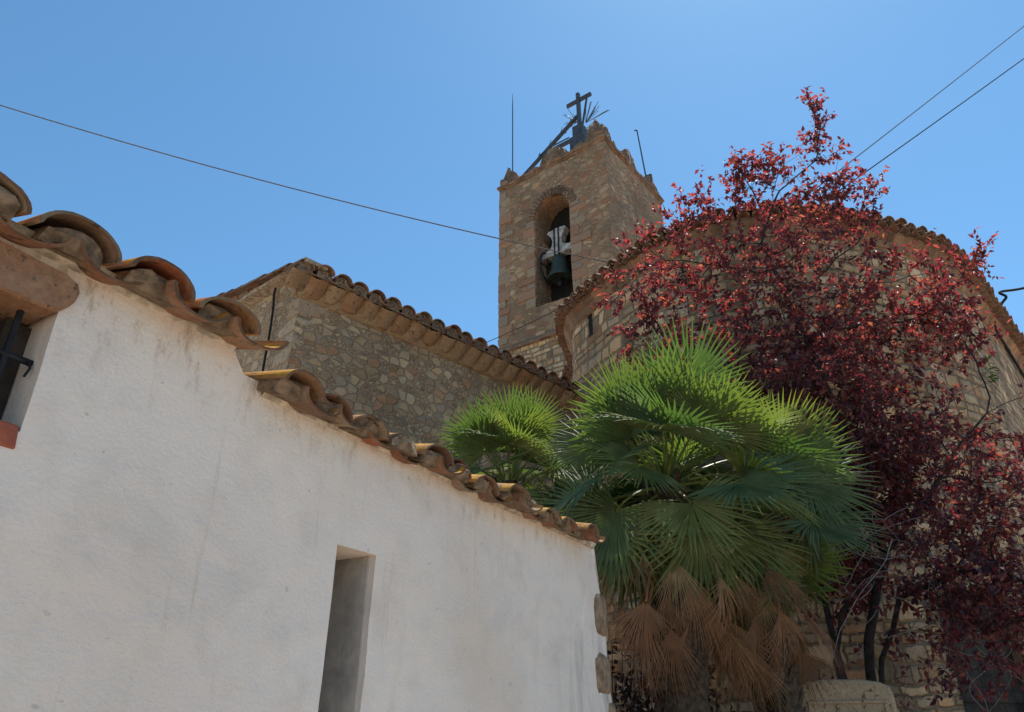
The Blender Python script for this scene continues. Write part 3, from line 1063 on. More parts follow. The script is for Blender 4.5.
def ring(mb, prof, steps=0.25, amp=0.02):
    """sweep prof [(outset, z)] round the four sides of the tower"""
    cs = [(0, 0), (1, 0), (1, 1), (0, 1)]
    rows_ = []
    for i in range(4):
        (x0, y0), (x1, y1) = cs[i], cs[(i + 1) % 4]
        L = WA if x0 != x1 else WB
        n_ = int(L / steps)
        for k in range(n_):
            f = k / n_
            u, v = x0 + (x1 - x0) * f, y0 + (y1 - y0) * f
            r = []
            for (ou, z) in prof:
                p = tP + ta * (u * WA + (2 * u - 1) * ou) + tb * (v * WB + (2 * v - 1) * ou) + UP * z
                p += mnoise.noise_vector(p * 2.3) * amp
                r.append(mb.vert(p, (i * 5 + f * L, z + ou)))
            rows_.append(r)
    for i in range(len(rows_)):
        a_, b_ = rows_[i], rows_[(i + 1) % len(rows_)]
        for j in range(len(prof) - 1):
            mb.face(a_[j], a_[j + 1], b_[j + 1], b_[j])


lg = MB()
ring(lg, [(-0.02, 11.0 + EYE), (0.03, 10.98 + EYE), (0.2, 10.80 + EYE), (0.2, 10.70 + EYE), (0.1, 10.68 + EYE)])
lg.build("ledge", M['brickband'], tower)
co = MB()
ring(co, [(-0.05, TT - 0.14), (0.02, TT - 0.1), (0.03, TT - 0.02), (0.08, TT), (0.095, TT + 0.09), (0.04, TT + 0.13), (-0.05, TT + 0.16)], 0.2, 0.06)
co.build("cornice", M['brickband'], tower)


def prof_h(seg, s):
    for (a, b, h) in seg:
        if a <= s <= b:
            e_ = min(s - a, b - s)
            return 0.10 + (h - 0.10) * min(1.0, 0.40 + 0.6 * round(e_ / 0.22) * 0.5)
    return 0.10


pa = MB()
rp = random.Random(6)
sides = [(tP, ta, tb, WA, [(0, 0.66, 1.08), (0.66, 1.1, 0.5), (1.5, 2.6, 0.70), (2.6, 3.3, 0.3), (3.6, 4.29, 0.85)]),
         (tP, tb, ta, WB, [(0, 0.55, 1.08), (0.55, 1.0, 0.5), (1.5, 2.4, 0.95), (3.2, 4.06, 1.0)]),
         (tP + ta * WA, tb, -ta, WB, [(0, 0.5, 0.3), (1.5, 2.5, 0.4), (3.5, 4.06, 0.4)]),
         (tP + tb * WB, ta, -tb, WA, [(0, 0.5, 0.4), (1.5, 2.7, 0.4), (3.6, 4.29, 0.4)])]
for si, (p0, al, inn, L, seg) in enumerate(sides):
    S = spread(0.0, L, 0.11)
    rows_ = []
    for s in S:
        h = prof_h(seg, s) + rp.uniform(-0.025, 0.025)
        z0_ = TT + 0.13
        r = []
        for (dp, zz) in ((0.02, z0_), (0.03, z0_ + h * 0.55), (0.07, z0_ + h * 0.93), (0.14, z0_ + h), (0.3, z0_ + h * 0.97), (0.36, z0_ + h * 0.6), (0.36, z0_ - 0.1)):
            p = p0 + al * s + inn * (dp if 0.4 < s < L - 0.4 or dp < 0.1 else dp) + UP * zz
            p += mnoise.noise_vector(p * 3.1) * 0.06 + mnoise.noise_vector(p * 8.0) * 0.03
            r.append(pa.vert(p, (s + si * 5, zz)))
        rows_.append(r)
    for i in range(len(S) - 1):
        for j in range(6):
            pa.face(rows_[i][j], rows_[i + 1][j], rows_[i + 1][j + 1], rows_[i][j + 1])
    pa.face(*rows_[0])
    pa.face(*rows_[-1])
pa.build("parapet", M['parapet'], tower)
rf = MB()
rf.box(tP + ta * WA / 2 + tb * WB / 2 + UP * (TT + 0.02), ta, tb, UP, WA / 2 - 0.2, WB / 2 - 0.2, 0.08)
rf.build("roof", M['mortar'], tower)
# inside of the belfry: dark walls, floor and ceiling
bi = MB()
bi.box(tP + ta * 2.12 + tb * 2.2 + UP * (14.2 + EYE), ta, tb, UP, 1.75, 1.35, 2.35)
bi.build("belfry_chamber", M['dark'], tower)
bi.f = [f for i, f in enumerate(bi.f)]
# ring of brick voussoirs round the arch, slightly proud
vo = MB()
rvo = random.Random(9)
cA, rA = 0.5 * (AR[0] + AR[1]), 0.5 * (AR[1] - AR[0])
NV = 19
for k in range(NV):
    a0, a1 = math.pi * k / NV + 0.012, math.pi * (k + 1) / NV - 0.012
    r0, r1 = rA - 0.01, rA + 0.27 + rvo.uniform(-0.03, 0.05)
    out_ = 0.02 + rvo.uniform(0, 0.02)
    pts = []
    for an, rr_ in ((a0, r0), (a1, r0), (a1, r1), (a0, r1)):
        pts.append((cA - math.cos(an) * rr_, AR[3] + math.sin(an) * rr_))
    f0 = [vo.vert(tP + ta * u + UP * z_ - tb * (out_ + 0.04), (u, z_)) for u, z_ in pts]
    b0 = [vo.vert(tP + ta * u + UP * z_ + tb * 0.1, (u, z_)) for u, z_ in pts]
    vo.face(*f0)
    for i in range(4):
        j = (i + 1) % 4
        vo.face(f0[i], b0[i], b0[j], f0[j])
vo.build("arch_surround", M['parapet'], tower, bevel=0.012)

# red and tan corner and jamb blocks
rq2 = random.Random(21)
for (edge, dirs_) in ((WA, -1), (AR[1], 1), (AR[0], -1)):
    z_ = 11.1 + EYE if edge == WA else AR[2] + 0.05
    zt_ = TT - 0.35 if edge == WA else AR[3] - 0.1
    k = 0
    qb = MB()
    while z_ < zt_:
        h = rq2.uniform(0.22, 0.42)
        w_ = rq2.uniform(0.45, 0.75) if k % 2 else rq2.uniform(0.25, 0.42)
        c_ = tP + ta * (edge + dirs_ * (w_ / 2 - (0.01 if edge == WA else -0.012))) + UP * (z_ + h / 2) + tb * 0.09
        qb.box(c_, ta, tb, UP, w_ / 2, 0.12, h / 2 - 0.012, 0.016, rq2)
        z_ += h
        k += 1
    qb.build("quoins", M['quoin'], tower, bevel=0.02)

# bell with its headstock, hanging in the opening
def tpt(u, t, z_):
    return tP + ta * u + tb * t + UP * (z_ + EYE)


bell = thing("church_bell", "dark green bronze bell hanging from a white headstock in the arched tower opening", "bell", tpt(2.18, 0.5, 12.9))
bb = MB()
bb.lathe(tpt(2.2, 0.5, 13.08), [(r * 0.84, z_ * 0.86) for r, z_ in [(0.0, 0.1), (0.36, 0.06), (0.50, 0.0), (0.52, 0.02), (0.47, 0.1), (0.42, 0.22), (0.36, 0.40), (0.32, 0.62), (0.30, 0.82), (0.27, 0.93), (0.16, 1.0), (0.12, 1.08), (0.0, 1.1)]], 28)
bb.build("bell_body", M['bronze'], bell, smooth=True)
cl = MB()
cl.tube([tpt(2.2, 0.5, 13.7), tpt(2.2, 0.5, 13.0)], 0.035, 8)
cl.lathe(tpt(2.2, 0.5, 12.8), [(0, 0), (0.09, 0.06), (0.11, 0.14), (0.07, 0.24), (0.03, 0.3)], 12)
cl.build("clapper", M['iron'], bell, smooth=True)
yo = MB()
yp = [(-0.66, 13.95), (-0.66, 14.2), (-0.33, 14.25), (-0.22, 14.38), (-0.19, 14.6), (-0.25, 14.8), (-0.40, 15.0), (-0.36, 15.08), (0, 15.12),
      (0.36, 15.08), (0.40, 15.0), (0.25, 14.8), (0.19, 14.6), (0.22, 14.38), (0.33, 14.25), (0.66, 14.2), (0.66, 13.95)]
yp = [(u * 0.93, 14.0 + (z_ - 13.95) * 0.88) for u, z_ in yp]
f0 = [yo.vert(tpt(2.2 + u, 0.36, z_), (u, z_)) for u, z_ in yp]
b0 = [yo.vert(tpt(2.2 + u, 0.64, z_), (u, z_)) for u, z_ in yp]
yo.face(*f0)
yo.face(*reversed(b0))
for i in range(len(yp)):
    j = (i + 1) % len(yp)
    yo.face(f0[i], b0[i], b0[j], f0[j])
yo.build("headstock", M['whitepaint'], bell, bevel=0.015)
for off in (-0.08, 0.08):
    stp = MB()
    stp.box(tpt(2.2 + off, 0.345, 14.48), ta, tb, UP, 0.022, 0.012, 0.53)
    stp.build("strap", M['iron'], bell)
wh = MB()
N_ = 28
wc = tpt(2.66, 0.5, 13.7)
wh.tube([wc + tb * (math.cos(2 * math.pi * k / N_) * 0.42) + UP * (math.sin(2 * math.pi * k / N_) * 0.55) for k in range(N_ + 1)], 0.035, 6, False)
wh.tube([wc - tb * 0.42, wc + tb * 0.42], 0.025, 6)
wh.tube([wc - UP * 0.55, wc + UP * 0.55], 0.025, 6)
wh.build("wheel", M['iron'], bell)

# cross with a lamp strut on the tower roof
cr = thing("rooftop_cross", "grey steel cross with a slanting rung strut on top of the bell tower", "cross", tpt(1.0, 0.9, 17.6))
cu, ct_ = 1.35, 0.55


def cpt(u, z_, t=ct_):
    return tpt(u, t, z_)


m_ = MB()
m_.box(cpt(1.20, 19.32), ta, tb, UP, 0.06, 0.06, 1.35)
m_.build("post", M['steel'], cr)
m_ = MB()
m_.box(cpt(1.17, 20.33), ta, tb, UP, 0.50, 0.05, 0.06)
m_.build("crossbar", M['steel'], cr)
m_ = MB()
m_.box(cpt(1.2, 18.75), ta, tb, UP, 0.20, 0.20, 0.27)
m_.box(cpt(1.2, 18.05), ta, tb, UP, 0.28, 0.28, 0.44)
m_.build("pedestal", M['steel'], cr, bevel=0.02)
m_ = MB()
p0, p1 = cpt(3.75, 18.05), cpt(1.26, 19.62)
dv = (p1 - p0).normalized()
m_.box((p0 + p1) / 2, dv, tb, dv.cross(tb), (p1 - p0).length / 2, 0.05, 0.055)
m_.build("strut", M['steel'], cr)
for f_ in (0.3, 0.5, 0.7, 0.86):
    q = p0.lerp(p1, f_)
    m_ = MB()
    m_.tube([q + ta * 0.16, q - ta * (0.25 + 0.6 * (f_ == 0.5))], 0.028, 6)
    m_.tube([q + ta * 0.05, q + ta * -0.1 + UP * 0.32], 0.012, 5)
    m_.build("rung", M['steel'], cr)
m_ = MB()
m_.tube([cpt(1.12, 18.9), cpt(0.86, 20.2)], 0.045, 6)
m_.build("brace", M['steel'], cr)
m_ = MB()
m_.box(cpt(2.1, 18.65), ta, tb, UP, 0.8, 0.05, 0.06)
m_.build("tie_bar", M['steel'], cr)
rs = random.Random(2)
for (u, z_, du, n_) in ((1.3, 19.35, 1, 9), (0.95, 19.1, -1, 13)):
    m_ = MB()
    for k in range(n_):
        an = rs.uniform(0.1, 1.3)
        L = rs.uniform(0.45, 0.75) * (1.2 if du < 0 else 0.8)
        base = cpt(u, z_)
        m_.tube([base, base + ta * (du * math.cos(an) * L) + UP * (math.sin(an) * L) + tb * rs.uniform(-0.4, 0.4)], 0.012, 4)
    m_.build("spikes", M['steel'], cr)
m_ = MB()
m_.box(cpt(0.72, 18.78), (ta - UP * 0.5).normalized(), tb, (UP + ta * 0.5).normalized(), 0.17, 0.08, 0.05, 0.03, rs)
m_.box(cpt(0.55, 18.42), (ta - UP * 0.9).normalized(), tb, (UP * 0.9 + ta).normalized(), 0.1, 0.08, 0.05, 0.03, rs)
m_.build("pale_bracket", M['whitepaint'], cr)
lr = MB()
lr.tube([tpt(3.95, 0.3, 17.5), tpt(3.95, 0.3, 21.5), tpt(3.95, 0.3, 22.2)], [0.026, 0.022, 0.008], 6)
tag(lr.build("lightning_rod", M['steel']), "tall thin rod on the left corner of the bell tower, beside the slanting strut", "rod")
am = MB()
am.tube([tpt(0.2, 3.55, 17.5), tpt(0.34, 3.36, 20.6)], [0.03, 0.024], 6)
am.tube([tpt(0.34, 3.36, 20.6), tpt(0.44, 3.36, 20.65)], 0.03, 6)
tag(am.build("mast", M['steel']), "short leaning mast on the right side wall of the bell tower", "mast")

# ------------------------------------------------------------------ rounded church apse
AH = 8.0
foot = [(1.45, 17.2), (1.30, 15.5), (1.02, 14.36), (0.93, 13.6), (1.05, 12.95), (1.68, 11.74), (2.30, 10.85), (3.2, 10.1), (4.6, 9.74), (6.11, 10.05),
        (7.1, 10.42), (7.95, 10.9), (8.6, 11.45), (10.04, 13.0), (11.45, 14.5), (13.5, 16.7), (15.6, 19.0), (14.0, 22.5), (9.0, 24.5), (3.6, 23.0)]
ev = catmull([(x, y, 0) for x, y in foot], 14, True)
ns = len(ev)
arc = [0.0]
for i in range(ns):
    arc.append(arc[-1] + (ev[(i + 1) % ns] - ev[i]).length)
TOT = arc[-1]


def ecurve(s):
    s = s % TOT
    lo, hi = 0, ns
    while hi - lo > 1:
        m2 = (lo + hi) // 2
        if arc[m2] <= s:
            lo = m2
        else:
            hi = m2
    f = (s - arc[lo]) / max(1e-9, arc[lo + 1] - arc[lo])
    return ev[lo].lerp(ev[(lo + 1) % ns], f)


def ealong(s):
    return (ecurve(s + 0.15) - ecurve(s - 0.15)).normalized()


def einw(s):
    a_ = ealong(s)
    return Vector((-a_.y, a_.x, 0))          # footprint runs anticlockwise seen from above: inside is on the left


def s_of(x, y):
    return min((((ecurve(k * 0.1).x - x) ** 2 + (ecurve(k * 0.1).y - y) ** 2), k * 0.1) for k in range(int(TOT / 0.1)))[1]


apse = thing("church_apse", "rounded stone church apse with a curved tile eave behind the purple tree", "church", (6, 15, 0))
OVA = 0.33
S_END = s_of(15.6, 19.0)


def apos(s, z):
    return ecurve(s) + einw(s) * OVA + UP * z


def wall_hit(px, py):
    """place on the apse wall seen at a measured point of the photograph"""
    best = None
    for k in range(int(S_END / 0.02)):
        s = k * 0.02
        p = apos(s, 0)
        if (einw(s)).dot(Vector((p.x, p.y, 0))) < 0:
            continue
        # project
        z_ = at(px, py, p.y)
        e_ = abs(z_.x - p.x)
        if best is None or e_ < best[0]:
            best = (e_, s, z_.z)
    return best[1], best[2]


sl_s, sl_t = wall_hit(588, 300)
_, sl_b = wall_hit(592, 334)
dr_s, dr_t = wall_hit(934, 590)
aw = MB()
SLW = 0.10
aholes = [(sl_s - SLW, sl_s + SLW, sl_b, sl_t, 0.5, False), (dr_s, dr_s + 1.35, 0.02, dr_t, 0.28, False)]
wall(aw, apos, lambda s: -einw(s), 0.0, S_END, 0.0, AH - 0.2 + EYE, 0.2, aholes, 0.03, 1.0)
aw.build("wall", M['apse'], apse)
sw = MB()
back_panel(sw, apos, lambda s: -einw(s), sl_s - SLW, sl_s + SLW, sl_b, sl_t, 0.05, 0.0)
sw.build("slit_window", M['dark'], apse)
# wooden door in the apse, mostly behind branches
dmid = dr_s + 0.675
dp, dal, din = apos(dmid, 0), ealong(dmid), einw(dmid)
door = MB()
for k in range(6):
    door.box(dp + din * 0.22 + dal * (-0.55 + k * 0.22) + UP * (dr_t / 2), dal, din, UP, 0.107, 0.025, dr_t / 2)
dob = door.build("door", M['wood_dark'], apse)
for zz in (0.4, dr_t * 0.62, dr_t - 0.12):
    dm = MB()
    dm.box(dp + din * 0.175 + UP * zz, dal, din, UP, 0.66, 0.02, 0.06)
    dm.build("rail", M['wood_dark'], dob)
hd = MB()
hd.tube([dp + din * 0.17 + dal * -0.45 + UP * 1.15, dp + din * 0.10 + dal * -0.45 + UP * 1.15, dp + din * 0.10 + dal * -0.45 + UP * 1.0, dp + din * 0.17 + dal * -0.45 + UP * 1.0], 0.012, 6)
hd.build("handle", M['iron'], dob)

cb_ = MB()
Sx = spread(0.0, S_END, 0.14)
rows_ = []
for s in Sx:
    p, inn = ecurve(s), einw(s)
    w1 = mnoise.noise(Vector((s * 1.7, 3.1, 0))) * 0.02
    pr = [(OVA + 0.02, AH - 0.46), (OVA - 0.03, AH - 0.44 + w1), (OVA - 0.05 + w1, AH - 0.36), (OVA - 0.08, AH - 0.29), (0.19, AH - 0.24), (0.16, AH - 0.15), (0.4, AH - 0.05)]
    rows_.append([cb_.vert(p + inn * x + UP * (z_ + EYE), (s, z_ + x)) for x, z_ in pr])
for i in range(len(Sx) - 1):
    for j in range(6):
        cb_.face(rows_[i][j], rows_[i + 1][j], rows_[i + 1][j + 1], rows_[i][j + 1])
cb_.build("cornice", M['brickband'], apse)
tl = MB()
eave_tiles(tl, None, lambda s: (ecurve(s), einw(s), ealong(s)), int(S_END / 0.255), 0.255, AH + EYE, 3, 41, 14.0)
# row of tile ends corbelled out under the eave
for k in range(int(S_END / 0.255)):
    s = k * 0.255
    inn, al = einw(s), ealong(s)
    us = (inn * 0.96 + UP * 0.05).normalized()
    barrel(tl, ecurve(s) + inn * 0.05 + UP * (AH - 0.19 + EYE), us, al, UP, 0.11, 0.1, 0.4, 0.75, True, 8, 0.02)
to = tl.build("roof", M['tile_far'], apse)
for p in to.data.polygons:
    p.use_smooth = True
to.modifiers.new("es", 'EDGE_SPLIT').split_angle = math.radians(40)
dome = MB()
apex = [Vector((6.0, 15.0, AH + EYE + 1.25)), Vector((10.5, 19.5, AH + EYE + 1.6))]
ia = [dome.vert(p) for p in apex]
rr1 = []
for s in spread(0, TOT, 0.5)[:-1]:
    p = ecurve(s) + einw(s) * 0.30
    rr1.append((dome.vert((p.x, p.y, AH + EYE - 0.03)), 0 if (p - apex[0]).length < (p - apex[1]).length else 1))
for i in range(len(rr1)):
    (a_, ka), (b_, kb) = rr1[i], rr1[(i + 1) % len(rr1)]
    if ka == kb:
        dome.face(a_, b_, ia[ka])
    else:
        dome.face(a_, b_, ia[kb], ia[ka])
dome.build("roof_deck", M['tile_far'], apse)

# ------------------------------------------------------------------ stone pier at the foot of the palm
pc = at(848, 712, 6.9)
pier = thing("stone_pier", "beige dressed stone pier with a worn curved top right of the palm", "stone", (pc.x, pc.y, 0))
ptop = at(848, 681, 6.9).z
pm = MB()
pv = Vector((pc.x, pc.y, 0)).normalized()
pr_ = Vector((pv.y, -pv.x, 0))
hw = 0.37
outl = [(-hw - 0.03, 0), (-hw - 0.01, ptop * 0.6), (-hw, ptop - 0.14), (-hw + 0.015, ptop - 0.05), (-hw + 0.07, ptop - 0.005), (-0.15, ptop + 0.012), (0.15, ptop - 0.0),
        (hw - 0.09, ptop - 0.02), (hw - 0.02, ptop - 0.055), (hw, ptop - 0.12), (hw + 0.02, ptop * 0.6), (hw + 0.06, 0)]
c0 = Vector((pc.x, pc.y, 0))
f0 = [pm.vert(c0 + pr_ * x + UP * z_ - pv * 0.14, (x, z_)) for x, z_ in outl]
b0 = [pm.vert(c0 + pr_ * x + UP * z_ + pv * 0.2, (x, z_)) for x, z_ in outl]
pm.face(*f0)
pm.face(*reversed(b0))
for i in range(len(outl)):
    j = (i + 1) % len(outl)
    pm.face(f0[i], b0[i], b0[j], f0[j])
pm.build("slab", M['beige'], pier, bevel=0.025)
pp = MB()
pz = ptop - 0.17
for (x0, x1, z0_, z1_) in ((-hw + 0.07, hw - 0.06, pz - 0.012, pz + 0.012), (-hw + 0.07, -hw + 0.094, 0.5, pz - 0.0125), (hw - 0.084, hw - 0.06, 0.5, pz - 0.0125)):
    pp.box(c0 + pr_ * ((x0 + x1) / 2) + UP * ((z0_ + z1_) / 2) - pv * 0.145, pr_, pv, UP, (x1 - x0) / 2, 0.012, (z1_ - z0_) / 2)
pp.build("panel_moulding", M['beige'], pier, bevel=0.004)


# ------------------------------------------------------------------ fan palms
def frond_mesh(name, seed, L, R, span, nseg, drop, droop, mat, pet_mat, cup=0.25, ragged=0.12, join=0.42):
    """one fan leaf with its stalk along +Y, upper face +Z"""
    r = random.Random(seed)
    mb = MB()
    n = 7
    pts = []
    ang, p = 0.0, Vector((0, 0, 0))
    for k in range(n + 1):
        pts.append(p.copy())
        ang = -drop * (k / n) ** 1.5
        p = p + Vector((0, math.cos(ang), math.sin(ang))) * (L / n)
    base = pts[-1]
    ydir = Vector((0, math.cos(ang), math.sin(ang)))
    zdir = Vector((0, -math.sin(ang), math.cos(ang)))
    xdir = Vector((1, 0, 0))
    npet = len(mb.f)
    mb.tube(pts, [0.016 - 0.008 * k / n for k in range(n + 1)], 5)
    npet = len(mb.f)
    dth = span / nseg
    for i in range(nseg):
        th = -span / 2 + dth * (i + 0.5)
        rel = abs(th) / (span / 2)
        RR = R * (1.0 - 0.25 * rel ** 2) * r.uniform(1 - ragged, 1.0)
        th += r.uniform(-0.3, 0.3) * dth
        tip_dr = droop * r.uniform(0.5, 1.5)
        bend = r.uniform(-0.25, 0.25) * dth
        prev = None
        for (f, w) in ((0.03, 1.0), (join * 0.55, 0.98), (join, 0.92), (0.62, 0.62), (0.82, 0.36), (1.0, 0.06)):
            rad = RR * f
            t2 = th + bend * max(0, f - join) * 3
            hwid = min(rad, R * join) * math.tan(dth / 2) * w
            if f > join:
                hwid = R * join * math.tan(dth / 2) * w
            c = math.cos(t2)
            s = math.sin(t2)
            lift = cup * abs(s) * rad * 0.9 - tip_dr * R * max(0.0, f - 0.35) ** 2 * 1.3
            ctr = base + xdir * (s * rad) + ydir * (c * rad) + zdir * lift
            sd = xdir * c - ydir * s
            pleat = hwid * 0.75
            a = mb.vert(ctr - sd * hwid - zdir * 0.0, (i, f))
            b = mb.vert(ctr + zdir * pleat, (i + 0.5, f))
            e_ = mb.vert(ctr + sd * hwid, (i + 1, f))
            if prev:
                mb.face(prev[0], a, b, prev[1])
                mb.face(prev[1], b, e_, prev[2])
            prev = (a, b, e_)
    me = bpy.data.meshes.new(name)
    me.from_pydata(mb.v, [], mb.f)
    uvl = me.uv_layers.new(name="UVMap")
    li = np.empty(len(me.loops), dtype=np.int32)
    me.loops.foreach_get("vertex_index", li)
    uvl.data.foreach_set("uv", np.array(mb.uv, dtype=np.float32)[li].ravel())
    me.materials.append(mat)
    me.materials.append(pet_mat)
    mi = [1] * npet + [0] * (len(mb.f) - npet)
    me.polygons.foreach_set("material_index", mi)
    me.validate()
    return me


green = [frond_mesh("frond", 100 + k, L, R, math.radians(sp), 40, math.radians(dr), dro, M['palm'], M['petiole'], cu_, 0.12, 0.58)
         for k, (L, R, sp, dr, dro, cu_) in enumerate([(0.58, 0.68, 240, 10, 0.05, 0.16), (0.62, 0.68, 240, 36, 0.12, 0.14), (0.54, 0.70, 250, 58, 0.22, 0.1),
                                                       (0.68, 0.66, 230, 20, 0.08, 0.2), (0.60, 0.68, 250, 76, 0.3, 0.1), (0.56, 0.70, 235, 48, 0.18, 0.14)])]
dead = [frond_mesh("dead_frond", 200 + k, L, R, math.radians(sp), 30, math.radians(dr), dro, M['deadpalm'], M['deadpalm'], cu_, 0.25, 0.3)
        for k, (L, R, sp, dr, dro, cu_) in enumerate([(0.62, 0.60, 80, 25, 0.3, 0.5), (0.7, 0.56, 105, 35, 0.5, 0.6), (0.6, 0.62, 65, 15, 0.2, 0.4)])]


def orient(direction, roll, rnd):
    y = Vector(direction).normalized()
    zc = UP - y * UP.dot(y)
    if zc.length < 0.15:
        zc = Vector((rnd.uniform(-1, 1), rnd.uniform(-1, 1), 0)) - y * 0
        zc = zc - y * zc.dot(y)
    zc.normalize()
    x = y.cross(zc)
    m = Matrix((x, y, zc)).transposed().to_4x4()
    return m @ Matrix.Rotation(roll, 4, 'Y')


def place(parent, mesh, name, loc, direction, roll, scale, rnd):
    o = bpy.data.objects.new(name, mesh)
    C.objects.link(o)
    o.parent = parent
    o.matrix_parent_inverse = Matrix.Translation(-parent.location)
    o.matrix_basis = Matrix.Translation(loc) @ orient(direction, roll, rnd) @ Matrix.Scale(scale, 4)
    return o


def trunk(parent, p0, p1, r0, r1, seed):
    r = random.Random(seed)
    mb = MB()
    n = 26
    pts, rad = [], []
    for k in range(n + 1):
        f = k / n
        p = Vector(p0).lerp(Vector(p1), f) + Vector((math.sin(f * 3) * 0.05, math.cos(f * 2.3) * 0.04, 0))
        pts.append(p)
        rad.append((r0 + (r1 - r0) * f) * (1 + 0.10 * ((k % 2) * 2 - 1)))
    mb.tube(pts, rad, 16)
    # old leaf bases
    for k in range(150):
        f = r.uniform(0.1, 0.99)
        p = Vector(p0).lerp(Vector(p1), f)
        an = r.uniform(0, 6.28)
        out = Vector((math.cos(an), math.sin(an), 0))
        R_ = r0 + (r1 - r0) * f
        b = p + out * (R_ * 0.9)
        mb.tube([b, b + out * 0.05 + UP * 0.10, b + out * 0.075 + UP * r.uniform(0.14, 0.24)], [0.03, 0.024, 0.006], 4)
    mb.build("trunk", M['fibre'], parent)


def palm_head(parent, head, n, ndead, seed, sc, el_min=-48, el_max=86, dead_sc=1.0, az_bias=None):
    r = random.Random(seed)
    ga = math.pi * (3 - math.sqrt(5))
    for k in range(n):
        f = (k + 0.5) / n
        el = math.radians(el_max - (el_max - el_min) * f ** 0.85 + r.uniform(-8, 8))
        az = k * ga + r.uniform(-0.25, 0.25)
        dr = Vector((math.cos(el) * math.cos(az), math.cos(el) * math.sin(az), math.sin(el)))
        which = (0, 3, 1, 5)[k % 4] if f < 0.4 else ((1, 2, 5, 3)[k % 4] if f < 0.7 else (2, 4, 1, 4)[k % 4])
        loc = Vector(head) + Vector((math.cos(az), math.sin(az), 0)) * 0.07 - UP * (0.30 * f)
        roll = r.uniform(-0.4, 0.4)
        if r.random() < 0.8:
            m3 = orient(dr, 0.0, r)
            x_, z_ = m3.col[0].to_3d(), m3.col[2].to_3d()
            face_ = Vector((-0.12 + 0.35 * dr.x, -1.0, 0.25))
            rl_ = math.atan2(face_.dot(x_), face_.dot(z_))
            if rl_ > math.pi / 2:
                rl_ -= math.pi
            elif rl_ < -math.pi / 2:
                rl_ += math.pi
            roll = rl_ * r.uniform(0.45, 0.9) + r.uniform(-0.2, 0.2)
        place(parent, green[which], "frond", loc, dr, roll, sc * r.uniform(0.85, 1.08), r)
    for k in range(ndead):
        az = k * ga * 1.0 + r.uniform(-0.3, 0.3)
        el = math.radians(r.uniform(-84, -42))
        dr = Vector((math.cos(el) * math.cos(az), math.cos(el) * math.sin(az), math.sin(el)))
        loc = Vector(head) + Vector((math.cos(az), math.sin(az), 0)) * 0.13 - UP * r.uniform(0.28, 0.85)
        place(parent, dead[k % 3], "dead_frond", loc, dr, r.uniform(-0.4, 0.4), dead_sc * r.uniform(0.85, 1.1), r)


hA, hB = at(664, 470, 6.2), at(728, 490, 6.6)
palm = thing("fan_palm", "large fan palm with broad green fans and a brown skirt of dead leaves", "palm", (1.75, 6.5, 0), "fan palms")
trunk(palm, (1.25, 6.3, 0), hA - UP * 0.15, 0.19, 0.15, 1)
trunk(palm, (2.35, 6.7, 0), hB - UP * 0.15, 0.17, 0.14, 2)
palm_head(palm, hA, 54, 34, 5, 1.0)
palm_head(palm, hB, 50, 42, 7, 0.97, -52, 58)
hC = at(510, 474, 7.3)
palm2 = thing("fan_palm", "smaller bright green fan palm rising behind the low end of the white house eave", "palm", (hC.x, hC.y, 0), "fan palms")
trunk(palm2, (hC.x, hC.y, 0), hC - UP * 0.1, 0.15, 0.11, 3)
palm_head(palm2, hC, 54, 3, 9, 0.78, -35)

# ------------------------------------------------------------------ purple-leaved plum tree
plum = thing("plum_tree", "tall purple-leaved plum tree with a loose red crown in front of the apse", "tree", at(855, 741, 8.5))
rng = np.random.default_rng(7)
blobs = [  # px, py, rx, ry (as seen), depth, depth radius, clusters
    (790, 300, 105, 80, 8.6, 1.1, 210), (675, 265, 62, 50, 8.5, 0.8, 75), (632, 288, 34, 40, 8.5, 0.5, 26), (655, 345, 45, 32, 8.4, 0.5, 34),
    (790, 195, 62, 40, 8.6, 0.7, 62), (814, 126, 11, 32, 8.6, 0.3, 18), (848, 195, 36, 40, 8.6, 0.5, 36), (705, 208, 34, 26, 8.6, 0.4, 20),
    (745, 170, 30, 26, 8.6, 0.4, 18), (825, 430, 85, 110, 8.6, 1.3, 250), (905, 300, 60, 48, 8.5, 0.7, 58), (962, 268, 28, 24, 8.5, 0.4, 16), (940, 330, 55, 40, 8.5, 0.6, 44),
    (925, 440, 60, 70, 8.3, 0.9, 95), (985, 510, 55, 70, 7.2, 0.6, 105), (1000, 600, 50, 50, 7.0, 0.5, 70), (975, 655, 40, 45, 7.0, 0.4, 20),
    (1065, 500, 45, 150, 7.5, 0.7, 80), (1060, 640, 45, 70, 7.2, 0.6, 40), (700, 390, 70, 50, 8.9, 0.7, 60), (790, 560, 80, 50, 9.0, 0.6, 40), (825, 575, 55, 50, 8.9, 0.5, 30), (880, 525, 55, 50, 8.6, 0.6, 45), (850, 360, 60, 50, 8.9, 0.6, 40), (905, 600, 60, 45, 8.2, 0.6, 26), (955, 560, 60, 50, 7.4, 0.5, 45), (870, 470, 45, 60, 8.3, 0.5, 50)]
att = []
for (px, py, rx, ry, y, ry_d, n) in blobs:
    n = int(n * ((1.15 if px < 720 else 1.45) if py < 370 else (2.3 if px < 900 else 1.2)))
    c = at(px, py, y)
    ex = (at(px + rx, py, y) - c).length
    ez = abs(at(px, py - ry, y).z - at(px, py + ry, y).z) / 2
    k = 0
    while k < n:
        q = rng.uniform(-1, 1, 3)
        l = np.linalg.norm(q)
        if l > 1:
            continue
        att.append((c.x + q[0] * ex, c.y + q[1] * ry_d, c.z + q[2] * ez))
        k += 1
att = np.array(att)
# grow limbs towards the leaf clusters
nodes, par = [], []


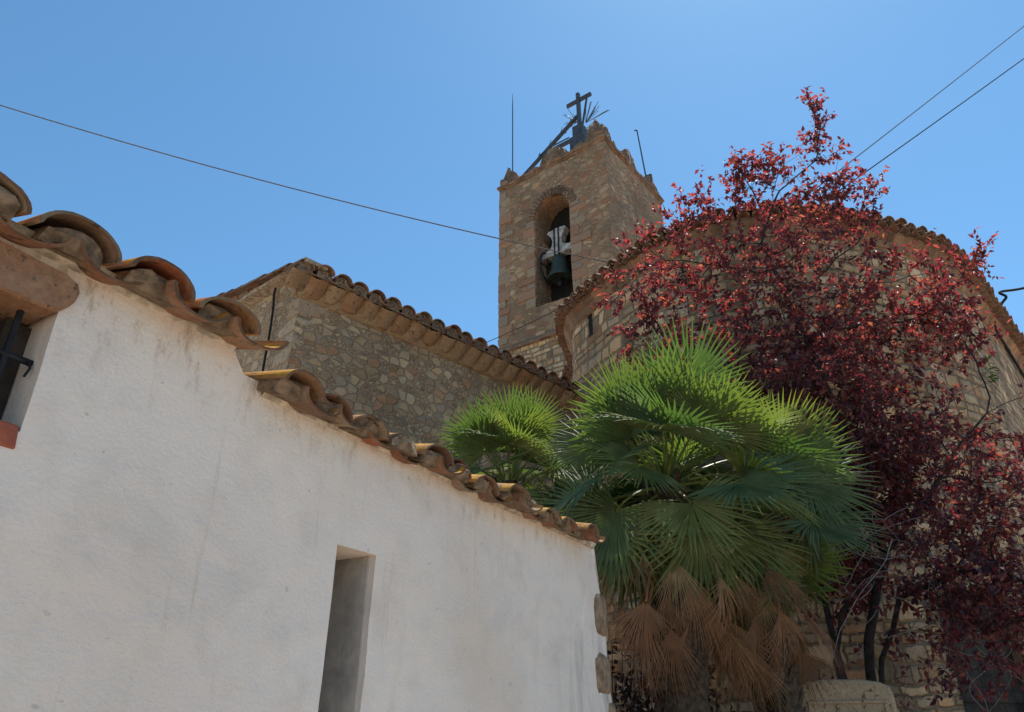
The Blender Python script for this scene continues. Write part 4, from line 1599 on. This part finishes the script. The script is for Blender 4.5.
def add_node(p, pa_):
    nodes.append(np.array(p, float))
    par.append(pa_)
    return len(nodes) - 1


b0 = at(872, 741, 8.6)
root = add_node((b0.x - 0.05, b0.y, 0.0), -1)
for stem in ([at(868, 640, 8.6), at(885, 560, 8.6), at(862, 480, 8.6), at(838, 410, 8.6), at(805, 340, 8.6), at(775, 270, 8.6)],
             [at(835, 660, 8.5), at(842, 610, 8.5), at(880, 560, 8.4), at(925, 500, 8.1), at(965, 440, 8.0)],
             [at(880, 660, 8.4), at(900, 600, 8.2), at(950, 575, 7.6), at(1000, 570, 7.1)],
             [at(838, 650, 8.7), at(815, 560, 8.8), at(770, 470, 8.8), at(720, 380, 8.7)]):
    last = root
    pprev = Vector(nodes[root])
    for q in stem:
        L_ = (q - pprev).length
        n_ = max(1, int(L_ / 0.28))
        for k in range(1, n_ + 1):
            w = mnoise.noise_vector(pprev.lerp(q, k / n_) * 1.5) * 0.06
            last = add_node(pprev.lerp(q, k / n_) + w, last)
        pprev = q
alive = np.ones(len(att), bool)
leaf_node = np.full(len(att), -1)
STEP, KILL = 0.22, 0.30
for it in range(90):
    N = np.array(nodes)
    ai = np.where(alive)[0]
    if len(ai) == 0:
        break
    D2 = ((att[ai][:, None, :] - N[None, :, :]) ** 2).sum(2)
    j = D2.argmin(1)
    dist = np.sqrt(D2[np.arange(len(ai)), j])
    close = dist < KILL
    leaf_node[ai[close]] = j[close]
    alive[ai[close]] = False
    ai, j, dist = ai[~close], j[~close], dist[~close]
    if len(ai) == 0:
        break
    dirs = {}
    for a_, jj, dd in zip(ai, j, dist):
        dirs.setdefault(int(jj), np.zeros(3))
        dirs[int(jj)] += (att[a_] - N[jj]) / dd
    for jj, v in dirs.items():
        l = np.linalg.norm(v)
        if l < 1e-6:
            continue
        v = v / l + rng.normal(0, 0.12, 3)
        add_node(N[jj] + v / np.linalg.norm(v) * STEP, jj)
    if len(nodes) > 9000:
        break
N = np.array(nodes)
for i in np.where(leaf_node < 0)[0]:
    leaf_node[i] = ((N - att[i]) ** 2).sum(1).argmin()
for i in range(len(att)):
    leaf_node[i] = add_node(att[i], int(leaf_node[i]))
nn_ = len(nodes)
w = np.zeros(nn_)
kids = [[] for _ in range(nn_)]
for i in range(1, nn_):
    kids[par[i]].append(i)
for i in range(nn_ - 1, -1, -1):
    if not kids[i]:
        w[i] = 1.0
    if par[i] >= 0:
        w[par[i]] += w[i]
rad = np.maximum(0.0030, 0.0021 * np.power(w, 0.45))
rad[root] *= 1.3
tr = MB()
done = [False] * nn_
order = [root]
while order:
    i = order.pop()
    for c in kids[i]:
        pass
    # follow the heaviest child to make one continuous limb
    chain = [i]
    cur = i
    while kids[cur]:
        ks = sorted(kids[cur], key=lambda q: -w[q])
        if cur != i or True:
            for q in ks[1:]:
                order.append(('b', cur, q)[0:3]) if False else order.append(q)
        cur = ks[0]
        chain.append(cur)
    if par[chain[0]] >= 0:
        chain = [par[chain[0]]] + chain
    pts = [Vector(nodes[q]) for q in chain]
    rr_ = [min(rad[q], rad[chain[1]] if len(chain) > 1 else 1) for q in chain]
    if len(pts) > 1:
        tr.tube(pts, rr_, 7 if rr_[0] > 0.03 else (5 if rr_[0] > 0.012 else 3), False)
tr.build("trunk", M['bark'], plum, smooth=True)

# bare pale twigs arching out of the low right side
tgm = MB()
tw_lines = [[(862, 588, 8.0), (880, 572, 7.8), (910, 575, 7.7), (940, 590, 7.6), (975, 600, 7.5), (1005, 580, 7.4), (1040, 575, 7.4)],
            [(930, 580, 7.7), (950, 605, 7.6), (970, 640, 7.5), (1000, 665, 7.4), (1010, 680, 7.4), (990, 712, 7.4)],
            [(905, 600, 7.8), (893, 598, 7.8), (885, 612, 7.8)], [(945, 585, 7.6), (968, 610, 7.6), (962, 660, 7.5), (985, 700, 7.4), (990, 730, 7.4)],
            [(900, 560, 7.8), (930, 530, 7.7), (965, 505, 7.6), (985, 490, 7.6)], [(850, 600, 8.1), (868, 578, 8.0), (905, 580, 7.8), (935, 600, 7.7), (955, 605, 7.6)],
            [(880, 520, 8.0), (925, 500, 7.8), (970, 490, 7.7), (985, 492, 7.6)], [(997, 575, 7.4), (1000, 600, 7.4), (1024, 620, 7.4), (1050, 640, 7.4)],
            [(985, 712, 7.4), (970, 690, 7.5), (985, 670, 7.5), (1008, 655, 7.4), (1012, 630, 7.4)], [(905, 640, 7.8), (925, 610, 7.7), (965, 590, 7.6)],
            [(868, 545, 8.1), (845, 590, 8.2), (860, 600, 8.2)], [(975, 560, 7.5), (1000, 530, 7.4), (1030, 520, 7.4)], [(960, 620, 7.5), (950, 650, 7.5), (955, 690, 7.5)]]
rtw = random.Random(44)
for k in range(34):
    px_, py_ = rtw.uniform(830, 1020), rtw.uniform(500, 640)
    yy = rtw.uniform(7.3, 8.6)
    ln = [(px_, py_, yy)]
    dx_, dy_ = rtw.uniform(-30, 45), rtw.uniform(-10, 30)
    for m_i in range(rtw.randint(3, 5)):
        px_ += dx_ + rtw.uniform(-14, 14)
        py_ += dy_ + rtw.uniform(-14, 14)
        dy_ += rtw.uniform(-4, 14)
        yy -= rtw.uniform(-0.05, 0.12)
        ln.append((px_, py_, yy))
    tw_lines.append(ln)
tips = []
for ln in tw_lines:
    P3 = catmull([at(*q) for q in ln], 7)
    P3 = [p + mnoise.noise_vector(p * 5) * 0.025 for p in P3]
    tgm.tube(P3, [0.006 - 0.0038 * k / len(P3) for k in range(len(P3))], 5)
    tips += [P3[-1], P3[len(P3) * 2 // 3]]
tgm.build("twigs", M['twig'], plum, smooth=True)

rl = random.Random(17)
lf = MB()


def leaf(mb, p, dirv, nrm, L, W):
    dirv = dirv.normalized()
    sd = dirv.cross(nrm)
    if sd.length < 1e-4:
        return
    sd.normalize()
    n2 = sd.cross(dirv)
    a = mb.vert(p)
    b = mb.vert(p + dirv * (L * 0.45) + sd * (W * 0.5) + n2 * (W * 0.16))
    c = mb.vert(p + dirv * (L * 0.5) - n2 * (L * 0.03))
    d_ = mb.vert(p + dirv * (L * 0.45) - sd * (W * 0.5) + n2 * (W * 0.16))
    e_ = mb.vert(p + dirv * L - n2 * (L * 0.14))
    mb.face(a, c, b)
    mb.face(c, e_, b)
    mb.face(a, d_, c)
    mb.face(c, d_, e_)


def rvec(r):
    while True:
        v = Vector((r.uniform(-1, 1), r.uniform(-1, 1), r.uniform(-1, 1)))
        if 0.05 < v.length < 1:
            return v.normalized()


for i in range(len(att)):
    p = Vector(att[i])
    q = Vector(nodes[par[leaf_node[i]]])
    axis = (p - q)
    if axis.length < 0.02:
        axis = rvec(rl)
    n_l = rl.randint(10, 20)
    tipv = axis.normalized() * 0.14 + rvec(rl) * 0.10 + UP * 0.03
    for k in range(n_l):
        f = k / n_l
        pos_ = q.lerp(p, 0.5 + 0.5 * f) if f < 0.5 else p + tipv * ((f - 0.5) * 2)
        pos_ = pos_ + rvec(rl) * 0.035
        dv = (rvec(rl) * 0.9 + axis.normalized() * 0.5 - UP * 0.25)
        leaf(lf, pos_, dv, rvec(rl) * 0.6 + UP * 0.7, rl.uniform(0.055, 0.115) * (0.8 if p.y < 7.8 else 1.0), rl.uniform(0.032, 0.06) * (0.8 if p.y < 7.8 else 1.0))
for p in tips:
    for k in range(10):
        leaf(lf, p + rvec(rl) * 0.07, rvec(rl) - UP * 0.3, rvec(rl) * 0.6 + UP * 0.7, rl.uniform(0.06, 0.1), rl.uniform(0.035, 0.05))
cro = lf.build("crown", M['plum'], plum)

# ------------------------------------------------------------------ wires and cables
def wire(pts, r, name, label, mat='cable', cat="wire", sag=0.0, group=None):
    pts = [Vector(p) for p in pts]
    if sag:
        a_, b_ = pts
        pts = [a_.lerp(b_, k / 40) - UP * (sag * 4 * (k / 40) * (1 - k / 40)) for k in range(41)]
    mb = MB()
    mb.tube(pts, r, 6)
    return tag(mb.build(name, M[mat], None, smooth=True), label, cat, group)


wa, wb_ = at(-330, -6, 9.0), at(612, 263, 11.55)
wire([wa, wb_], 0.011, "overhead_wire", "single dark wire crossing the sky and the belfry from the left", 'greycable', sag=0.42)
wire([at(1300, -198, 14.0), at(792, 207, 10.0)], 0.010, "overhead_wire", "upper of the two wires sloping across the sky at top right", 'greycable', sag=0.12)
wire([at(1300, -148, 13.0), at(775, 236, 10.0)], 0.011, "overhead_wire", "lower of the two wires sloping across the sky at top right", 'cable', sag=0.12)
wire([at(480, 345, 15.5), at(600, 287, 11.6)], 0.008, "thin_wire", "faint thin wire slung low from the chapel to the apse wall", 'cable', sag=0.05)
sA, zA = wall_hit(990, 300)
cA_ = apos(sA, zA) - einw(sA) * 0.1
def on_wall(px, py, gap):
    s_, z_ = wall_hit(px, py)
    q_ = apos(s_, z_)
    return q_ - einw(s_) * gap


jn = on_wall(984, 304, 0.42)
pts = [at(1130, 258, jn.y + 1.6), at(1070, 275, jn.y + 0.9), at(1024, 288, jn.y + 0.35), at(1000, 292, jn.y + 0.1), jn, on_wall(985, 310, 0.3), on_wall(990, 326, 0.08),
       on_wall(1004, 348, 0.05), on_wall(1016, 368, 0.05), on_wall(1030, 392, 0.05), on_wall(1050, 440, 0.05)]
wire(catmull(pts, 8), 0.028, "service_cable", "thick black service cable looping off the right side of the apse eave", 'cable', cat="cable")
# insulator where the long wire meets the apse
im = MB()
ip = wb_
im.lathe(ip - UP * 0.06, [(0.0, 0), (0.05, 0.01), (0.06, 0.04), (0.035, 0.06), (0.055, 0.08), (0.05, 0.11), (0.0, 0.12)], 12)
im.tube([ip, ip + einw(s_of(wb_.x, wb_.y)) * 0.45], 0.015, 6)
tag(im.build("insulator", M['iron']), "small dark insulator where the long wire meets the apse eave", "insulator")

# weeds rooted in the apse wall
wp, wz = wall_hit(938, 335)
for (px, py, n_, lab) in ((930, 330, 60, "green wild weed growing from the apse wall below the curved eave, the upper one"),
                          (985, 372, 45, "green wild weed growing from the apse wall near the right edge, the lower one")):
    s_, z_ = wall_hit(px, py)
    c = apos(s_, z_)
    out = -einw(s_)
    mb = MB()
    for k in range(n_):
        q = c + ealong(s_) * rl.gauss(0, 0.22) + UP * rl.gauss(0, 0.16) + out * rl.uniform(0.0, 0.12)
        leaf(mb, q, rvec(rl) + out * 0.6 - UP * 0.2, rvec(rl), rl.uniform(0.08, 0.16), rl.uniform(0.03, 0.05))
    tag(mb.build("wall_weed", M['weed']), lab, "shrub", "weeds on the apse wall")

# dark shrub added to deepen the shade between the house corner and the palm
sc_ = Vector((1.45, 8.3, 0))
shr = thing("shade_shrub", "dark maroon shrub added to deepen the shade between the white house corner and the palm trunks", "shrub", sc_)
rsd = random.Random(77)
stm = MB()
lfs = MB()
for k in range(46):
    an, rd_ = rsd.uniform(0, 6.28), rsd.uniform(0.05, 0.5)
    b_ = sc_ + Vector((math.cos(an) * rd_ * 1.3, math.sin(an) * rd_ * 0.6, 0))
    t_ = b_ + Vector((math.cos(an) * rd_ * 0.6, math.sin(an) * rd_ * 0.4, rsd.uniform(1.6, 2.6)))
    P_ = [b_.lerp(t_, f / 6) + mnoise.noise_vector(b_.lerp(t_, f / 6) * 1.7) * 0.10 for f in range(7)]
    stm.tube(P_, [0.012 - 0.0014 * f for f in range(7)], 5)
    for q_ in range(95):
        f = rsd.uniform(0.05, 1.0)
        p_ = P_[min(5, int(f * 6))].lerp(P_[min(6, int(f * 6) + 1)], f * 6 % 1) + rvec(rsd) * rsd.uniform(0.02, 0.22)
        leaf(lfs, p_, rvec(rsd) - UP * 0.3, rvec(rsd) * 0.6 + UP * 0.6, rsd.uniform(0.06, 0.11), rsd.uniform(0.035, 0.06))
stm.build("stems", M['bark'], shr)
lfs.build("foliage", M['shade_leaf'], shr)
